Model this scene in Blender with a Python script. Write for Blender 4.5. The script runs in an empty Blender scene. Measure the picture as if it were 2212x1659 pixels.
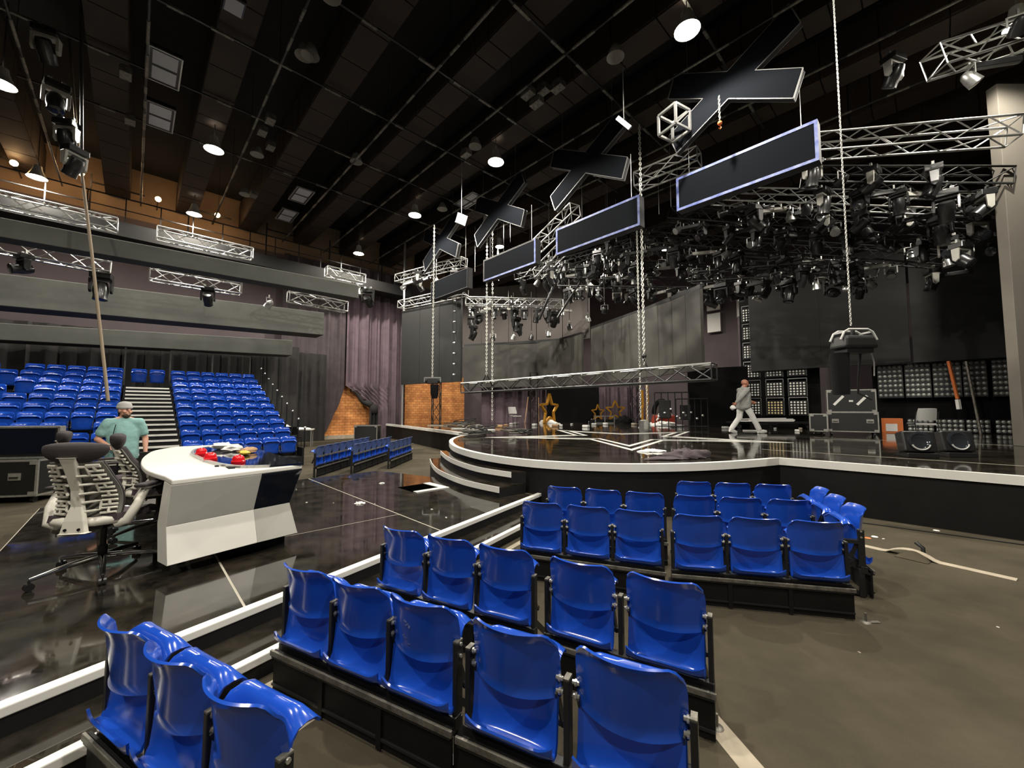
import bpy, math, random
from mathutils import Vector, Matrix
random.seed(11)
S = bpy.context.scene
COL = S.collection
PI = math.pi
R = math.radians

# ---------------------------------------------------------------- camera
cam_data = bpy.data.cameras.new('camera')
cam_data.sensor_fit = 'HORIZONTAL'
cam_data.sensor_width = 36.0
cam_data.lens = 36.0 * 866.0 / 2212.0
cam_data.clip_start = 0.05
cam_data.clip_end = 200
cam = bpy.data.objects.new('camera', cam_data)
COL.objects.link(cam)
cam.location = (0, 0, 1.6)
cam.rotation_euler = (R(90 + 3.6), 0, 0)
S.camera = cam

# ---------------------------------------------------------------- world, exposure
w = bpy.data.worlds.new('studio_air')
S.world = w
w.use_nodes = True
w.node_tree.nodes['Background'].inputs[0].default_value = (0.5, 0.5, 0.48, 1)
w.node_tree.nodes['Background'].inputs[1].default_value = 0.02
S.view_settings.view_transform = 'Standard'
S.view_settings.look = 'None'
S.view_settings.exposure = 0.15
S.view_settings.gamma = 1.0
S.view_settings.use_curve_mapping = False
LAMP_POWER = 1300.0       # each high-bay work light, in watts
LAMP_COLOR = (1.0, 0.94, 0.83)

# ---------------------------------------------------------------- room axes: a runs along the roof beams to the back wall, b across
A1 = R(-43.4)
E1 = Vector((math.sin(A1), math.cos(A1), 0))
E2 = Vector((math.cos(A1), -math.sin(A1), 0))
RZ = math.atan2(E2.y, E2.x)          # local x = b, local y = a
def W(a, b, z=0.0):
    v = E1 * a + E2 * b
    return Vector((v.x, v.y, z))

# ---------------------------------------------------------------- materials
MATS = {}
def mat(name, col, rough=0.5, metal=0.0, var=0.0, vscale=6.0, bump=0.0, bscale=60.0, emit=None, es=0.0,
        rvar=0.0, coat=0.0, trans=0.0, spec=0.5, alpha=1.0, col2=None, ior=1.5):
    m = bpy.data.materials.new(name)
    m.use_nodes = True
    nt = m.node_tree
    p = nt.nodes['Principled BSDF']
    p.inputs['Base Color'].default_value = (*col, 1)
    p.inputs['Roughness'].default_value = rough
    p.inputs['Metallic'].default_value = metal
    p.inputs['Coat Weight'].default_value = coat
    p.inputs['Coat Roughness'].default_value = 0.08
    p.inputs['Specular IOR Level'].default_value = spec
    p.inputs['Transmission Weight'].default_value = trans
    p.inputs['Alpha'].default_value = alpha
    p.inputs['IOR'].default_value = ior
    if emit:
        p.inputs['Emission Color'].default_value = (*emit, 1)
        p.inputs['Emission Strength'].default_value = es
    tc = None
    if var or rvar or bump or col2:
        tc = nt.nodes.new('ShaderNodeTexCoord')
    if var or col2:
        n = nt.nodes.new('ShaderNodeTexNoise')
        n.inputs['Scale'].default_value = vscale
        n.inputs['Detail'].default_value = 6
        n.inputs['Roughness'].default_value = 0.6
        r = nt.nodes.new('ShaderNodeValToRGB')
        lo = tuple(c * (1 - var) for c in col)
        hi = tuple(min(1, c * (1 + var)) for c in col) if col2 is None else col2
        r.color_ramp.elements[0].position = 0.34
        r.color_ramp.elements[1].position = 0.68
        r.color_ramp.elements[0].color = (*lo, 1)
        r.color_ramp.elements[1].color = (*hi, 1)
        nt.links.new(tc.outputs['Object'], n.inputs['Vector'])
        nt.links.new(n.outputs['Fac'], r.inputs['Fac'])
        nt.links.new(r.outputs['Color'], p.inputs['Base Color'])
    if rvar:
        n = nt.nodes.new('ShaderNodeTexNoise')
        n.inputs['Scale'].default_value = vscale * 0.7
        n.inputs['Detail'].default_value = 8
        n.inputs['Roughness'].default_value = 0.65
        mr = nt.nodes.new('ShaderNodeMapRange')
        mr.inputs['From Min'].default_value = 0.35
        mr.inputs['From Max'].default_value = 0.7
        mr.inputs['To Min'].default_value = max(0.0, rough - rvar)
        mr.inputs['To Max'].default_value = rough + rvar
        nt.links.new(tc.outputs['Object'], n.inputs['Vector'])
        nt.links.new(n.outputs['Fac'], mr.inputs['Value'])
        nt.links.new(mr.outputs['Result'], p.inputs['Roughness'])
    if bump:
        n = nt.nodes.new('ShaderNodeTexNoise')
        n.inputs['Scale'].default_value = bscale
        n.inputs['Detail'].default_value = 4
        b = nt.nodes.new('ShaderNodeBump')
        b.inputs['Strength'].default_value = bump
        b.inputs['Distance'].default_value = 0.01
        nt.links.new(tc.outputs['Object'], n.inputs['Vector'])
        nt.links.new(n.outputs['Fac'], b.inputs['Height'])
        nt.links.new(b.outputs['Normal'], p.inputs['Normal'])
    MATS[name] = m
    return m

mat('carpet', (0.062, 0.052, 0.0345), 0.95, var=0.20, vscale=1.6, bump=0.5, bscale=260, spec=0.15)
mat('gloss', (0.005, 0.005, 0.004), 0.075, rvar=0.06, vscale=4.5, col2=(0.032, 0.026, 0.019), ior=1.95)
mat('stage_gloss', (0.006, 0.005, 0.004), 0.08, rvar=0.06, vscale=2.2, col2=(0.034, 0.028, 0.020), ior=1.8)
mat('seam', (0.42, 0.39, 0.32), 0.5)
mat('painted_recess_shade', (0.0008, 0.0008, 0.0008), 1.0, spec=0.0)  # near-black colour for the painted shade inside the floor hatch
mat('white_trim', (0.72, 0.71, 0.66), 0.35, var=0.05, vscale=3)
mat('black_board', (0.0045, 0.0045, 0.0042), 0.6, spec=0.3, var=0.3, vscale=4, bump=0.1, bscale=80)
mat('black_steel', (0.012, 0.012, 0.012), 0.42, bump=0.05, bscale=120)
mat('worn_steel', (0.16, 0.15, 0.125), 0.5, metal=0.5, var=0.45, vscale=14, bump=0.2, bscale=90)
mat('blue_plastic', (0.011, 0.068, 0.44), 0.20, var=0.10, vscale=5, coat=0.35)
mat('blue_dusty', (0.050, 0.078, 0.20), 0.5, var=0.25, vscale=7)
mat('chrome', (0.75, 0.75, 0.74), 0.12, metal=1.0)
mat('bolt_steel', (0.62, 0.61, 0.56), 0.35, metal=0.8)
mat('alu', (0.55, 0.55, 0.53), 0.32, metal=0.85, var=0.1, vscale=20)
mat('trim_grey', (0.22, 0.22, 0.215), 0.4, metal=0.4)
mat('alu_dark', (0.030, 0.030, 0.029), 0.42, metal=0.4, var=0.3, vscale=9)
mat('white_laminate', (0.74, 0.72, 0.66), 0.32, var=0.03, vscale=2)
mat('grey_laminate', (0.43, 0.42, 0.38), 0.4, var=0.05, vscale=3)
mat('pale_plastic', (0.72, 0.69, 0.60), 0.38)
mat('grey_mesh', (0.16, 0.155, 0.135), 0.7, bump=0.2, bscale=200)
mat('dark_fabric', (0.030, 0.023, 0.024), 0.85, bump=0.35, bscale=300)
mat('mauve_fabric', (0.055, 0.040, 0.048), 0.85, bump=0.3, bscale=260)
mat('black_glass', (0.004, 0.006, 0.012), 0.05, spec=0.7)
mat('red_plastic', (0.62, 0.012, 0.018), 0.15, coat=0.6)
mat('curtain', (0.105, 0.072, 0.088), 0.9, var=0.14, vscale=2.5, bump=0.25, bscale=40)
mat('curtain_painted_shade', (0.050, 0.038, 0.041), 0.92, var=0.16, vscale=2.5, bump=0.25, bscale=40)  # darker copy of the curtain colour, soffit shade painted in
mat('curtain_dark', (0.016, 0.0145, 0.014), 0.92, var=0.2, vscale=3, bump=0.25, bscale=30)
mat('mauve_wall', (0.105, 0.082, 0.088), 0.9, var=0.10, vscale=0.8)
mat('tan_wall', (0.27, 0.185, 0.115), 0.9, var=0.15, vscale=0.9)
mat('ceiling_black', (0.0055, 0.0048, 0.004), 0.9, var=0.3, vscale=1.0)
mat('beam_brown', (0.024, 0.0135, 0.0065), 0.75, var=0.2, vscale=1.3)
mat('soffit', (0.082, 0.084, 0.074), 0.9, var=0.14, vscale=1.2, bump=0.15, bscale=60)
mat('screen_black', (0.0095, 0.0102, 0.0088), 0.65, var=0.10, vscale=1.5)
mat('screen_grey', (0.056, 0.053, 0.045), 0.6, var=0.22, vscale=0.9)
mat('backdrop', (0.125, 0.108, 0.100), 0.85, var=0.10, vscale=0.7)
mat('panel_face', (0.005, 0.006, 0.008), 0.95, spec=0.08)
mat('panel_side', (0.030, 0.029, 0.031), 0.6, var=0.25, vscale=5)
mat('blue_tape', (0.075, 0.115, 0.42), 0.4, var=0.3, vscale=5, col2=(0.26, 0.29, 0.45))
mat('lens', (0.02, 0.022, 0.026), 0.06, coat=1.0)
mat('fixture', (0.014, 0.014, 0.014), 0.32, coat=0.3)
mat('fixture_grey', (0.36, 0.35, 0.31), 0.4)
mat('led_white', (0.86, 0.85, 0.80), 0.25, coat=0.3)
mat('led_amber', (0.84, 0.66, 0.36), 0.25, coat=0.3)
mat('reflector', (0.34, 0.35, 0.33), 0.3, metal=0.35)
mat('lamp_glow', (1, 1, 1), 0.5, emit=(1.0, 0.94, 0.82), es=55)
mat('warm_glow', (1, 1, 1), 0.5, emit=(1.0, 0.62, 0.28), es=28)
mat('lit_white', (1, 1, 1), 0.5, emit=(1.0, 0.93, 0.84), es=3.0)
mat('softbox', (0.42, 0.42, 0.45), 0.6)
mat('skin', (0.50, 0.255, 0.175), 0.55, var=0.06, vscale=20)
mat('skin_tan', (0.40, 0.17, 0.10), 0.5, var=0.06, vscale=20)
mat('teal_shirt', (0.20, 0.36, 0.345), 0.9, bump=0.2, bscale=140)
mat('grey_knit', (0.36, 0.355, 0.34), 0.95, bump=0.4, bscale=180)
mat('grey_sweat', (0.32, 0.315, 0.295), 0.95, bump=0.3, bscale=120)
mat('white_cloth', (0.84, 0.83, 0.79), 0.9, bump=0.15, bscale=60)
mat('black_cloth', (0.0045, 0.0045, 0.005), 0.9, spec=0.2)
mat('beard', (0.05, 0.03, 0.02), 0.9)
mat('eye_dark', (0.015, 0.012, 0.01), 0.3)
mat('case_black', (0.0065, 0.0065, 0.006), 0.5, bump=0.15, bscale=160)
mat('case_edge', (0.44, 0.43, 0.39), 0.35, metal=0.7, var=0.15, vscale=20)
mat('paper_white', (0.75, 0.74, 0.70), 0.7)
mat('gold', (0.62, 0.30, 0.035), 0.35, metal=0.35, var=0.15, vscale=12)
mat('wood', (0.42, 0.25, 0.13), 0.7, var=0.15, vscale=5)
mat('cable_black', (0.012, 0.012, 0.012), 0.6)
mat('chain', (0.70, 0.69, 0.63), 0.35, metal=0.6)
mat('rope', (0.20, 0.155, 0.105), 0.9, bump=0.4, bscale=200)
mat('red_bag', (0.38, 0.045, 0.022), 0.6)
mat('tarp', (0.060, 0.045, 0.050), 0.85, bump=0.3, bscale=40)
mat('orange', (0.62, 0.16, 0.035), 0.5)
mat('tape_beige', (0.34, 0.29, 0.215), 0.8, var=0.12, vscale=6)
mat('leather_grey', (0.42, 0.42, 0.40), 0.6)
mat('yellow', (0.60, 0.42, 0.03), 0.5)

def brick_material():
    m = bpy.data.materials.new('brick_wall')
    m.use_nodes = True
    nt = m.node_tree
    p = nt.nodes['Principled BSDF']
    tc = nt.nodes.new('ShaderNodeTexCoord')
    mp = nt.nodes.new('ShaderNodeMapping')
    mp.inputs['Rotation'].default_value = (R(90), 0, 0)
    br = nt.nodes.new('ShaderNodeTexBrick')
    br.inputs['Scale'].default_value = 1.7
    br.inputs['Color1'].default_value = (0.78, 0.33, 0.095, 1)
    br.inputs['Color2'].default_value = (0.56, 0.21, 0.060, 1)
    br.inputs['Mortar'].default_value = (0.30, 0.14, 0.055, 1)
    br.inputs['Mortar Size'].default_value = 0.018
    n = nt.nodes.new('ShaderNodeTexNoise')
    n.inputs['Scale'].default_value = 1.4
    n.inputs['Detail'].default_value = 6
    mx = nt.nodes.new('ShaderNodeMix')
    mx.data_type = 'RGBA'
    mx.blend_type = 'MULTIPLY'
    mx.inputs[0].default_value = 0.75
    rp = nt.nodes.new('ShaderNodeValToRGB')
    rp.color_ramp.elements[0].position = 0.35
    rp.color_ramp.elements[1].position = 0.62
    rp.color_ramp.elements[0].color = (0.55, 0.45, 0.40, 1)
    rp.color_ramp.elements[1].color = (1, 1, 1, 1)
    nt.links.new(tc.outputs['Object'], mp.inputs['Vector'])
    nt.links.new(mp.outputs['Vector'], br.inputs['Vector'])
    nt.links.new(tc.outputs['Object'], n.inputs['Vector'])
    nt.links.new(n.outputs['Fac'], rp.inputs['Fac'])
    nt.links.new(br.outputs['Color'], mx.inputs[6])
    nt.links.new(rp.outputs['Color'], mx.inputs[7])
    nt.links.new(mx.outputs[2], p.inputs['Base Color'])
    b = nt.nodes.new('ShaderNodeBump')
    b.inputs['Strength'].default_value = 0.5
    b.inputs['Distance'].default_value = 0.01
    nt.links.new(br.outputs['Fac'], b.inputs['Height'])
    b.invert = True
    nt.links.new(b.outputs['Normal'], p.inputs['Normal'])
    p.inputs['Roughness'].default_value = 0.85
    MATS['brick_wall'] = m
brick_material()

# ---------------------------------------------------------------- mesh builder
KIDS = {}
def link(o, parent=None):
    COL.objects.link(o)
    if parent is not None:
        o.parent = parent
        KIDS.setdefault(parent.name, []).append(o)
    return o
def tag(o, label=None, cat=None, group=None, kind=None):
    if label: o['label'] = label
    if cat: o['category'] = cat
    if group: o['group'] = group
    if kind: o['kind'] = kind
    return o
def thing(name, label, cat, loc=(0, 0, 0), rz=0.0, group=None, kind=None):
    o = bpy.data.objects.new(name, None)
    o.empty_display_size = 0.1
    link(o)
    o.location = loc
    o.rotation_euler = (0, 0, rz)
    return tag(o, label, cat, group, kind)
def copy_tree(o, parent=None):
    c = o.copy()
    COL.objects.link(c)
    if parent is not None:
        c.parent = parent
        KIDS.setdefault(parent.name, []).append(c)
    for ch in KIDS.get(o.name, []):
        copy_tree(ch, c)
    return c

class MB:
    def __init__(self):
        self.v = []; self.f = []
    def add(self, vs, fs, M=None):
        k = len(self.v)
        for p in vs:
            p = Vector(p)
            if M is not None: p = M @ p
            self.v.append(p)
        self.f += [tuple(i + k for i in f) for f in fs]
        return self
    def box(self, c, s, M=None, taper=1.0):
        x, y, z = s[0] / 2, s[1] / 2, s[2] / 2
        vs = []
        for dz, t in ((-z, 1.0), (z, taper)):
            for dx, dy in ((-x, -y), (x, -y), (x, y), (-x, y)):
                vs.append((c[0] + dx * t, c[1] + dy * t, c[2] + dz))
        return self.add(vs, [(3, 2, 1, 0), (4, 5, 6, 7), (0, 1, 5, 4), (1, 2, 6, 5), (2, 3, 7, 6), (3, 0, 4, 7)], M)
    def bar(self, p, q, w_, h_=None, up=(0, 0, 1)):
        p = Vector(p); q = Vector(q); d = q - p
        L = d.length
        if L < 1e-6: return self
        d.normalize(); u = Vector(up)
        if abs(d.dot(u)) > 0.98: u = Vector((1, 0, 0))
        s = d.cross(u).normalized(); t = s.cross(d).normalized()
        h_ = h_ if h_ is not None else w_
        vs = []
        for c in (p, q):
            for i, j in ((-1, -1), (1, -1), (1, 1), (-1, 1)):
                vs.append(c + s * (i * w_ / 2) + t * (j * h_ / 2))
        return self.add(vs, [(0, 1, 2, 3), (7, 6, 5, 4), (0, 4, 5, 1), (1, 5, 6, 2), (2, 6, 7, 3), (3, 7, 4, 0)])
    def tube(self, pts, r, n=8, closed=False, radii=None):
        pts = [Vector(p) for p in pts]
        m = len(pts)
        ring = []
        prev = None
        for i, p in enumerate(pts):
            if closed: d = pts[(i + 1) % m] - pts[i - 1]
            else: d = pts[min(i + 1, m - 1)] - pts[max(i - 1, 0)]
            if d.length < 1e-9: d = Vector((0, 0, 1))
            d.normalize()
            if prev is None:
                u = Vector((0, 0, 1)) if abs(d.z) < 0.9 else Vector((1, 0, 0))
                s = d.cross(u).normalized()
            else:
                s = prev - d * prev.dot(d)
                s = s.normalized() if s.length > 1e-6 else d.orthogonal().normalized()
            prev = s
            t = d.cross(s)
            rr = radii[i] if radii else r
            ring.append([p + s * (rr * math.cos(2 * PI * k / n)) + t * (rr * math.sin(2 * PI * k / n)) for k in range(n)])
        vs = [v for rg in ring for v in rg]
        fs = []
        for i in range(m if closed else m - 1):
            j = (i + 1) % m
            for k in range(n):
                l = (k + 1) % n
                fs.append((i * n + k, i * n + l, j * n + l, j * n + k))
        if not closed:
            fs.append(tuple(range(n - 1, -1, -1)))
            fs.append(tuple((m - 1) * n + k for k in range(n)))
        return self.add(vs, fs)
    def cyl(self, p, q, r, n=12, r2=None):
        return self.tube([p, q], r, n, radii=[r, r if r2 is None else r2])
    def lathe(self, prof, n=16, M=None, cap=True):
        vs = []; fs = []
        m = len(prof)
        for r_, z in prof:
            for k in range(n):
                a = 2 * PI * k / n
                vs.append((r_ * math.cos(a), r_ * math.sin(a), z))
        for i in range(m - 1):
            for k in range(n):
                l = (k + 1) % n
                fs.append((i * n + k, i * n + l, (i + 1) * n + l, (i + 1) * n + k))
        if cap:
            fs.append(tuple(range(n - 1, -1, -1)))
            fs.append(tuple((m - 1) * n + k for k in range(n)))
        return self.add(vs, fs, M)
    def prism(self, poly, z0, z1, M=None):
        n = len(poly)
        vs = [(p[0], p[1], z0) for p in poly] + [(p[0], p[1], z1) for p in poly]
        fs = [tuple(range(n - 1, -1, -1)), tuple(range(n, 2 * n))]
        for i in range(n):
            j = (i + 1) % n
            fs.append((i, j, n + j, n + i))
        return self.add(vs, fs, M)
    def ball(self, c, r, nu=12, nv=8, sc=(1, 1, 1), M=None):
        vs = []; fs = []
        for i in range(nv + 1):
            th = PI * i / nv
            for k in range(nu):
                a = 2 * PI * k / nu
                vs.append((c[0] + r * sc[0] * math.sin(th) * math.cos(a), c[1] + r * sc[1] * math.sin(th) * math.sin(a), c[2] - r * sc[2] * math.cos(th)))
        for i in range(nv):
            for k in range(nu):
                l = (k + 1) % nu
                fs.append((i * nu + k, i * nu + l, (i + 1) * nu + l, (i + 1) * nu + k))
        return self.add(vs, fs, M)
    def sheet(self, fn, nu, nv, th=0.0, M=None):
        P = [[Vector(fn(i / nu, j / nv)) for i in range(nu + 1)] for j in range(nv + 1)]
        N = nu + 1
        if not th:
            return self.add([p for r_ in P for p in r_], [(j * N + i, j * N + i + 1, (j + 1) * N + i + 1, (j + 1) * N + i) for j in range(nv) for i in range(nu)], M)
        top = []; bot = []
        for j in range(nv + 1):
            for i in range(nu + 1):
                du = P[j][min(i + 1, nu)] - P[j][max(i - 1, 0)]
                dv = P[min(j + 1, nv)][i] - P[max(j - 1, 0)][i]
                n_ = du.cross(dv)
                n_ = n_.normalized() if n_.length > 1e-9 else Vector((0, 1, 0))
                top.append(P[j][i] + n_ * th / 2); bot.append(P[j][i] - n_ * th / 2)
        k = len(top)
        fs = []
        for j in range(nv):
            for i in range(nu):
                a, b, c, d = j * N + i, j * N + i + 1, (j + 1) * N + i + 1, (j + 1) * N + i
                fs.append((a, b, c, d)); fs.append((k + d, k + c, k + b, k + a))
        edge = [i for i in range(nu + 1)] + [j * N + nu for j in range(1, nv + 1)] + [nv * N + i for i in range(nu - 1, -1, -1)] + [j * N for j in range(nv - 1, 0, -1)]
        for a, b in zip(edge, edge[1:] + edge[:1]):
            fs.append((b, a, k + a, k + b))
        return self.add(top + bot, fs, M)
    def mesh(self, name, material, smooth=None):
        me = bpy.data.meshes.new(name)
        me.from_pydata([tuple(p) for p in self.v], [], self.f)
        if smooth is not None:
            me.polygons.foreach_set('use_smooth', [True] * len(me.polygons))
            me.set_sharp_from_angle(angle=R(smooth))
        me.materials.append(MATS[material] if isinstance(material, str) else material)
        return me
    def build(self, name, material, parent=None, smooth=None, bevel=0.0, seg=2, loc=None, rot=None, kind=None, sub=0):
        o = bpy.data.objects.new(name, self.mesh(name, material, smooth))
        link(o, parent)
        if loc is not None: o.location = loc
        if rot is not None: o.rotation_euler = rot
        if bevel:
            bm_ = o.modifiers.new('bevel', 'BEVEL')
            bm_.width = bevel; bm_.segments = seg; bm_.limit_method = 'ANGLE'
        if sub:
            sm_ = o.modifiers.new('subdivision', 'SUBSURF')
            sm_.levels = sub; sm_.render_levels = sub
        if kind: o['kind'] = kind
        return o
def Mx(loc=(0, 0, 0), rz=0.0, rx=0.0, ry=0.0):
    return Matrix.Translation(Vector(loc)) @ Matrix.Rotation(rz, 4, 'Z') @ Matrix.Rotation(ry, 4, 'Y') @ Matrix.Rotation(rx, 4, 'X')
def lerp(p, q, t): return Vector(p) * (1 - t) + Vector(q) * t
ORD = ['first', 'second', 'third', 'fourth', 'fifth', 'sixth', 'seventh', 'eighth', 'ninth', 'tenth', 'eleventh', 'twelfth', 'thirteenth', 'fourteenth', 'fifteenth', 'sixteenth', 'seventeenth', 'eighteenth', 'nineteenth', 'twentieth']

# ================================================================ THE SETTING
def structure(o):
    o['kind'] = 'structure'
    return o
RM = Mx((0, 0, 0), RZ)      # room frame: x = b, y = a
# room: a from -12 to 22.6, b from -10 to 27, height 11.6
structure(MB().add([(-10, -12, 0), (27, -12, 0), (27, 22.6, 0), (-10, 22.6, 0)], [(0, 1, 2, 3)], RM).build('floor', 'carpet'))
structure(MB().box((8.5, 5.3, 11.75), (37, 34.6, 0.3), RM).build('ceiling', 'ceiling_black'))
structure(MB().box((8.5, 22.75, 4.75), (37, 0.3, 9.5), RM).build('wall_back', 'mauve_wall'))
structure(MB().box((8.5, 22.75, 10.55), (37, 0.3, 2.1), RM).build('wall_back_upper', 'tan_wall'))
structure(MB().box((27.15, 5.3, 5.8), (0.3, 34.6, 11.6), RM).build('wall_right', 'mauve_wall'))
structure(MB().box((-10.15, 5.3, 5.8), (0.3, 34.6, 11.6), RM).build('wall_left', 'ceiling_black'))
structure(MB().box((8.5, -12.15, 5.8), (37, 0.3, 11.6), RM).build('wall_front', 'ceiling_black'))

# roof beams, each cased in brown boards with open joints
k = 0
for b0 in (-8.1, -5.78, -3.46, -1.14, 1.02, 3.32, 5.68, 8.02, 10.36, 12.7, 15.04, 17.4, 19.8, 22.1):
    k += 1
    beam = structure(thing('trim_%d' % k, None, None, W(0, b0 + 0.35, 0), RZ))
    beam.name = 'trim_%d' % k
    MB().box((0, 5.3, 10.85), (0.66, 34.4, 1.2)).build('core', 'ceiling_black', beam)
    a = -11.8
    while a < 22.4:
        L = min(random.choice((1.15, 1.15, 1.15, 0.5)), 22.5 - a)
        mb = MB().box((0, a + L / 2, 10.22), (0.70, L - 0.03, 0.045))
        mb.box((0.35, a + L / 2, 10.75), (0.03, L - 0.03, 1.0)).box((-0.35, a + L / 2, 10.75), (0.03, L - 0.03, 1.0))
        mb.build('panel', 'beam_brown', beam)
        a += L
# ceiling battens between the beams, with grey clamp sleeves
k = 0
for b0 in (-2.2, -0.1, 2.2, 4.95, 6.87, 9.3, 11.6, 13.9):
    root = thing('lighting_bar', 'long dark pipe batten under the roof, %s from the left' % ORD[k], 'pipe', W(0, b0, 9.72), RZ, 'pipe battens between the roof beams')
    k += 1
    MB().cyl((0, -3, 0), (0, 21.5, 0), 0.026, 8).build('pipe', 'alu_dark', root, 60)
    a = -1.0
    while a < 21:
        L = random.uniform(0.3, 1.1)
        MB().cyl((0, a, 0), (0, a + L, 0), 0.034, 8).build('sleeve', 'worn_steel', root, 60)
        a += L + random.uniform(0.15, 0.9)
    mb = MB()
    for i in range(8):
        mb.cyl((0, -2 + i * 3.1, 0), (0, -2 + i * 3.1, 1.8), 0.008, 5)
    mb.build('hanger', 'black_steel', root)
for i, a in enumerate((3.2, 5.7, 8.2, 10.7, 13.2, 15.7)):
    root = thing('cross_bar', 'thin dark cross bar under the roof, %s from the camera' % ORD[i], 'pipe', W(a, 4.5, 10.08), RZ, 'cross bars between the roof beams')
    mb = MB(); mb.bar((-7, 0, 0), (9, 0, 0), 0.05, 0.035); mb.build('bar', 'alu_dark', root)
    for j in range(14):
        x = -6.5 + j * 1.1 + random.uniform(-.3, .3)
        MB().box((x, 0, -0.01), (random.uniform(0.2, 0.5), 0.065, 0.05)).build('clamp_plate', 'worn_steel', root)

# gallery walkway under the warm back wall
g = thing('gallery_walkway', 'dark walkway running along the back wall under the warm lamps', 'walkway', W(21.2, 1.5, 0), RZ)
MB().box((0, 0, 8.35), (20, 1.0, 0.55)).build('deck', 'ceiling_black', g)
mb = MB()
for i in range(21):
    mb.bar((-10 + i, -0.47, 8.6), (-10 + i, -0.47, 9.55), 0.035)
mb.bar((-10, -0.47, 9.55), (10, -0.47, 9.55), 0.04).bar((-10, -0.47, 9.1), (10, -0.47, 9.1), 0.03)
mb.build('railing', 'alu_dark', g)
for i in range(7):
    x = -8.8 + i * 2.9
    MB().bar((x, 0.4, 8.6), (x, 0.4, 10.5), 0.05).bar((x, 0.4, 10.2), (x + 1.5, 0.4, 10.2), 0.05).build('conduit', 'black_steel', g)

# hung soffit borders over the stand: (a, b_left, b_right, z0,z1 at left, z0,z1 at right)
for (a, b0, b1, l0, l1, r0, r1, d, lab) in (
        (19.6, -9.5, 5.07, 3.5, 3.9, 3.99, 4.67, 0.9, 'lowest dark grey soffit border hung over the rear seats'),
        (16.5, -9.5, 5.37, 4.05, 4.85, 4.52, 5.42, 0.9, 'middle dark grey soffit border between the two others'),
        (14.0, -9.5, 5.70, 5.25, 5.65, 5.55, 6.03, 0.5, 'uppermost grey soffit border with trusses above and below it')):
    o = MB()
    y0, y1 = a, a + d
    vs = [(b0, y0, l0), (b1, y0, r0), (b1, y1, r0), (b0, y1, l0), (b0, y0, l1), (b1, y0, r1), (b1, y1, r1), (b0, y1, l1)]
    o.add(vs, [(3, 2, 1, 0), (4, 5, 6, 7), (0, 1, 5, 4), (1, 2, 6, 5), (2, 3, 7, 6), (3, 0, 4, 7)], RM)
    tag(o.build('soffit_border', 'soffit', bevel=0.02), lab, 'border', 'soffit borders over the grandstand')

# ---------------------------------------------------------------- curtains and brick behind them
def pleats(x, amp=0.07):
    return amp * (math.sin(x * 9.1) + 0.6 * math.sin(x * 21.7 + 1.0) + 0.4 * math.sin(x * 4.3 + 2))
def gap_left(z):      # right border of the left curtain (b) at height z
    if z > 2.85: return 8.33
    return 7.0 + 1.33 * max(0.0, (z / 2.85)) ** 0.62 if z > 0.0 else 7.0
def gap_right(z):
    if z > 2.85: return 8.33
    if z > 1.75: return 8.33 + 1.5 * (1 - (z - 1.75) / 1.1) ** 0.8
    return 9.83 - 0.1 * math.sin((1.75 - z) * 1.8)
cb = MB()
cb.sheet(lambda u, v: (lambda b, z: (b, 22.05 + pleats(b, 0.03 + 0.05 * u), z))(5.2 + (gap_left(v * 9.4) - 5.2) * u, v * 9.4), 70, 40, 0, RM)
tag(cb.build('stage_curtain', 'curtain_painted_shade', smooth=60), 'purple pleated curtain in painted shade, left of the brick gap, swept to the left', 'curtain', 'curtains right of the grandstand')
cb = MB()
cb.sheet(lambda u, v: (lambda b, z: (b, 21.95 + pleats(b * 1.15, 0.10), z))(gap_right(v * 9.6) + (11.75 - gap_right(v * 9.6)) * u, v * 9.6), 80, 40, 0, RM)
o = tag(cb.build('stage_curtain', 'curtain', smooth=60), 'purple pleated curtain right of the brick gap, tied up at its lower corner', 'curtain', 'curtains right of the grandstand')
mb = MB()
mb.tube([W(21.8, 8.6 + t * 1.25, 2.6 - t * 0.95 + 0.1 * math.sin(t * 9)) for t in [i / 10 for i in range(11)]], 0.09, 8, radii=[0.03, .05, .07, .08, .09, .1, .12, .15, .19, .2, .12])
mb.ball(tuple(W(21.7, 9.85, 1.62)), 0.24, 12, 8, (1, 1, 1.3))
mb.sheet(lambda u, v: W(21.7 - 0.12 * math.sin(u * 15), 9.62 + 0.45 * u, 1.6 - v * 1.45), 12, 6, 0)
mb.build('gathered_hem', 'curtain_dark', o, 60)
cb = MB()
cb.sheet(lambda u, v: (-9.5 + 15.3 * u, 21.2 + pleats(u * 20, 0.05), v * 4.6), 160, 2, 0, RM)
tag(cb.build('stand_backcloth', 'curtain_dark', smooth=60), 'black pleated cloth hanging behind the rear row of the grandstand', 'curtain')
cb = MB()
cb.sheet(lambda u, v: (5.0 + 2.2 * u, 21.5 + pleats(u * 3 + 2, 0.06), v * 4.4), 40, 2, 0, RM)
tag(cb.build('side_drape', 'curtain_dark', smooth=60), 'dark drape at the right end of the grandstand', 'curtain')
# orange brick facing on the lower back wall, object space with z up for the brick pattern
for (b0, b1, h, lab) in ((6.6, 10.6, 3.6, 'orange brick wall seen through the gap between the curtains'),
                         (12.1, 16.6, 3.75, 'orange brick wall behind the left end of the stage')):
    o = MB().box(((b1 - b0) / 2, 0, h / 2), (b1 - b0, 0.12, h)).build('brick_facing', 'brick_wall')
    o.location = W(22.4, b0, 0); o.rotation_euler = (0, 0, RZ)
    tag(o, lab, 'brick wall')
    MB().box(((b1 - b0) / 2, -0.09, 0.1), (b1 - b0, 0.1, 0.2)).build('skirting', 'tape_beige', o)

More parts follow.
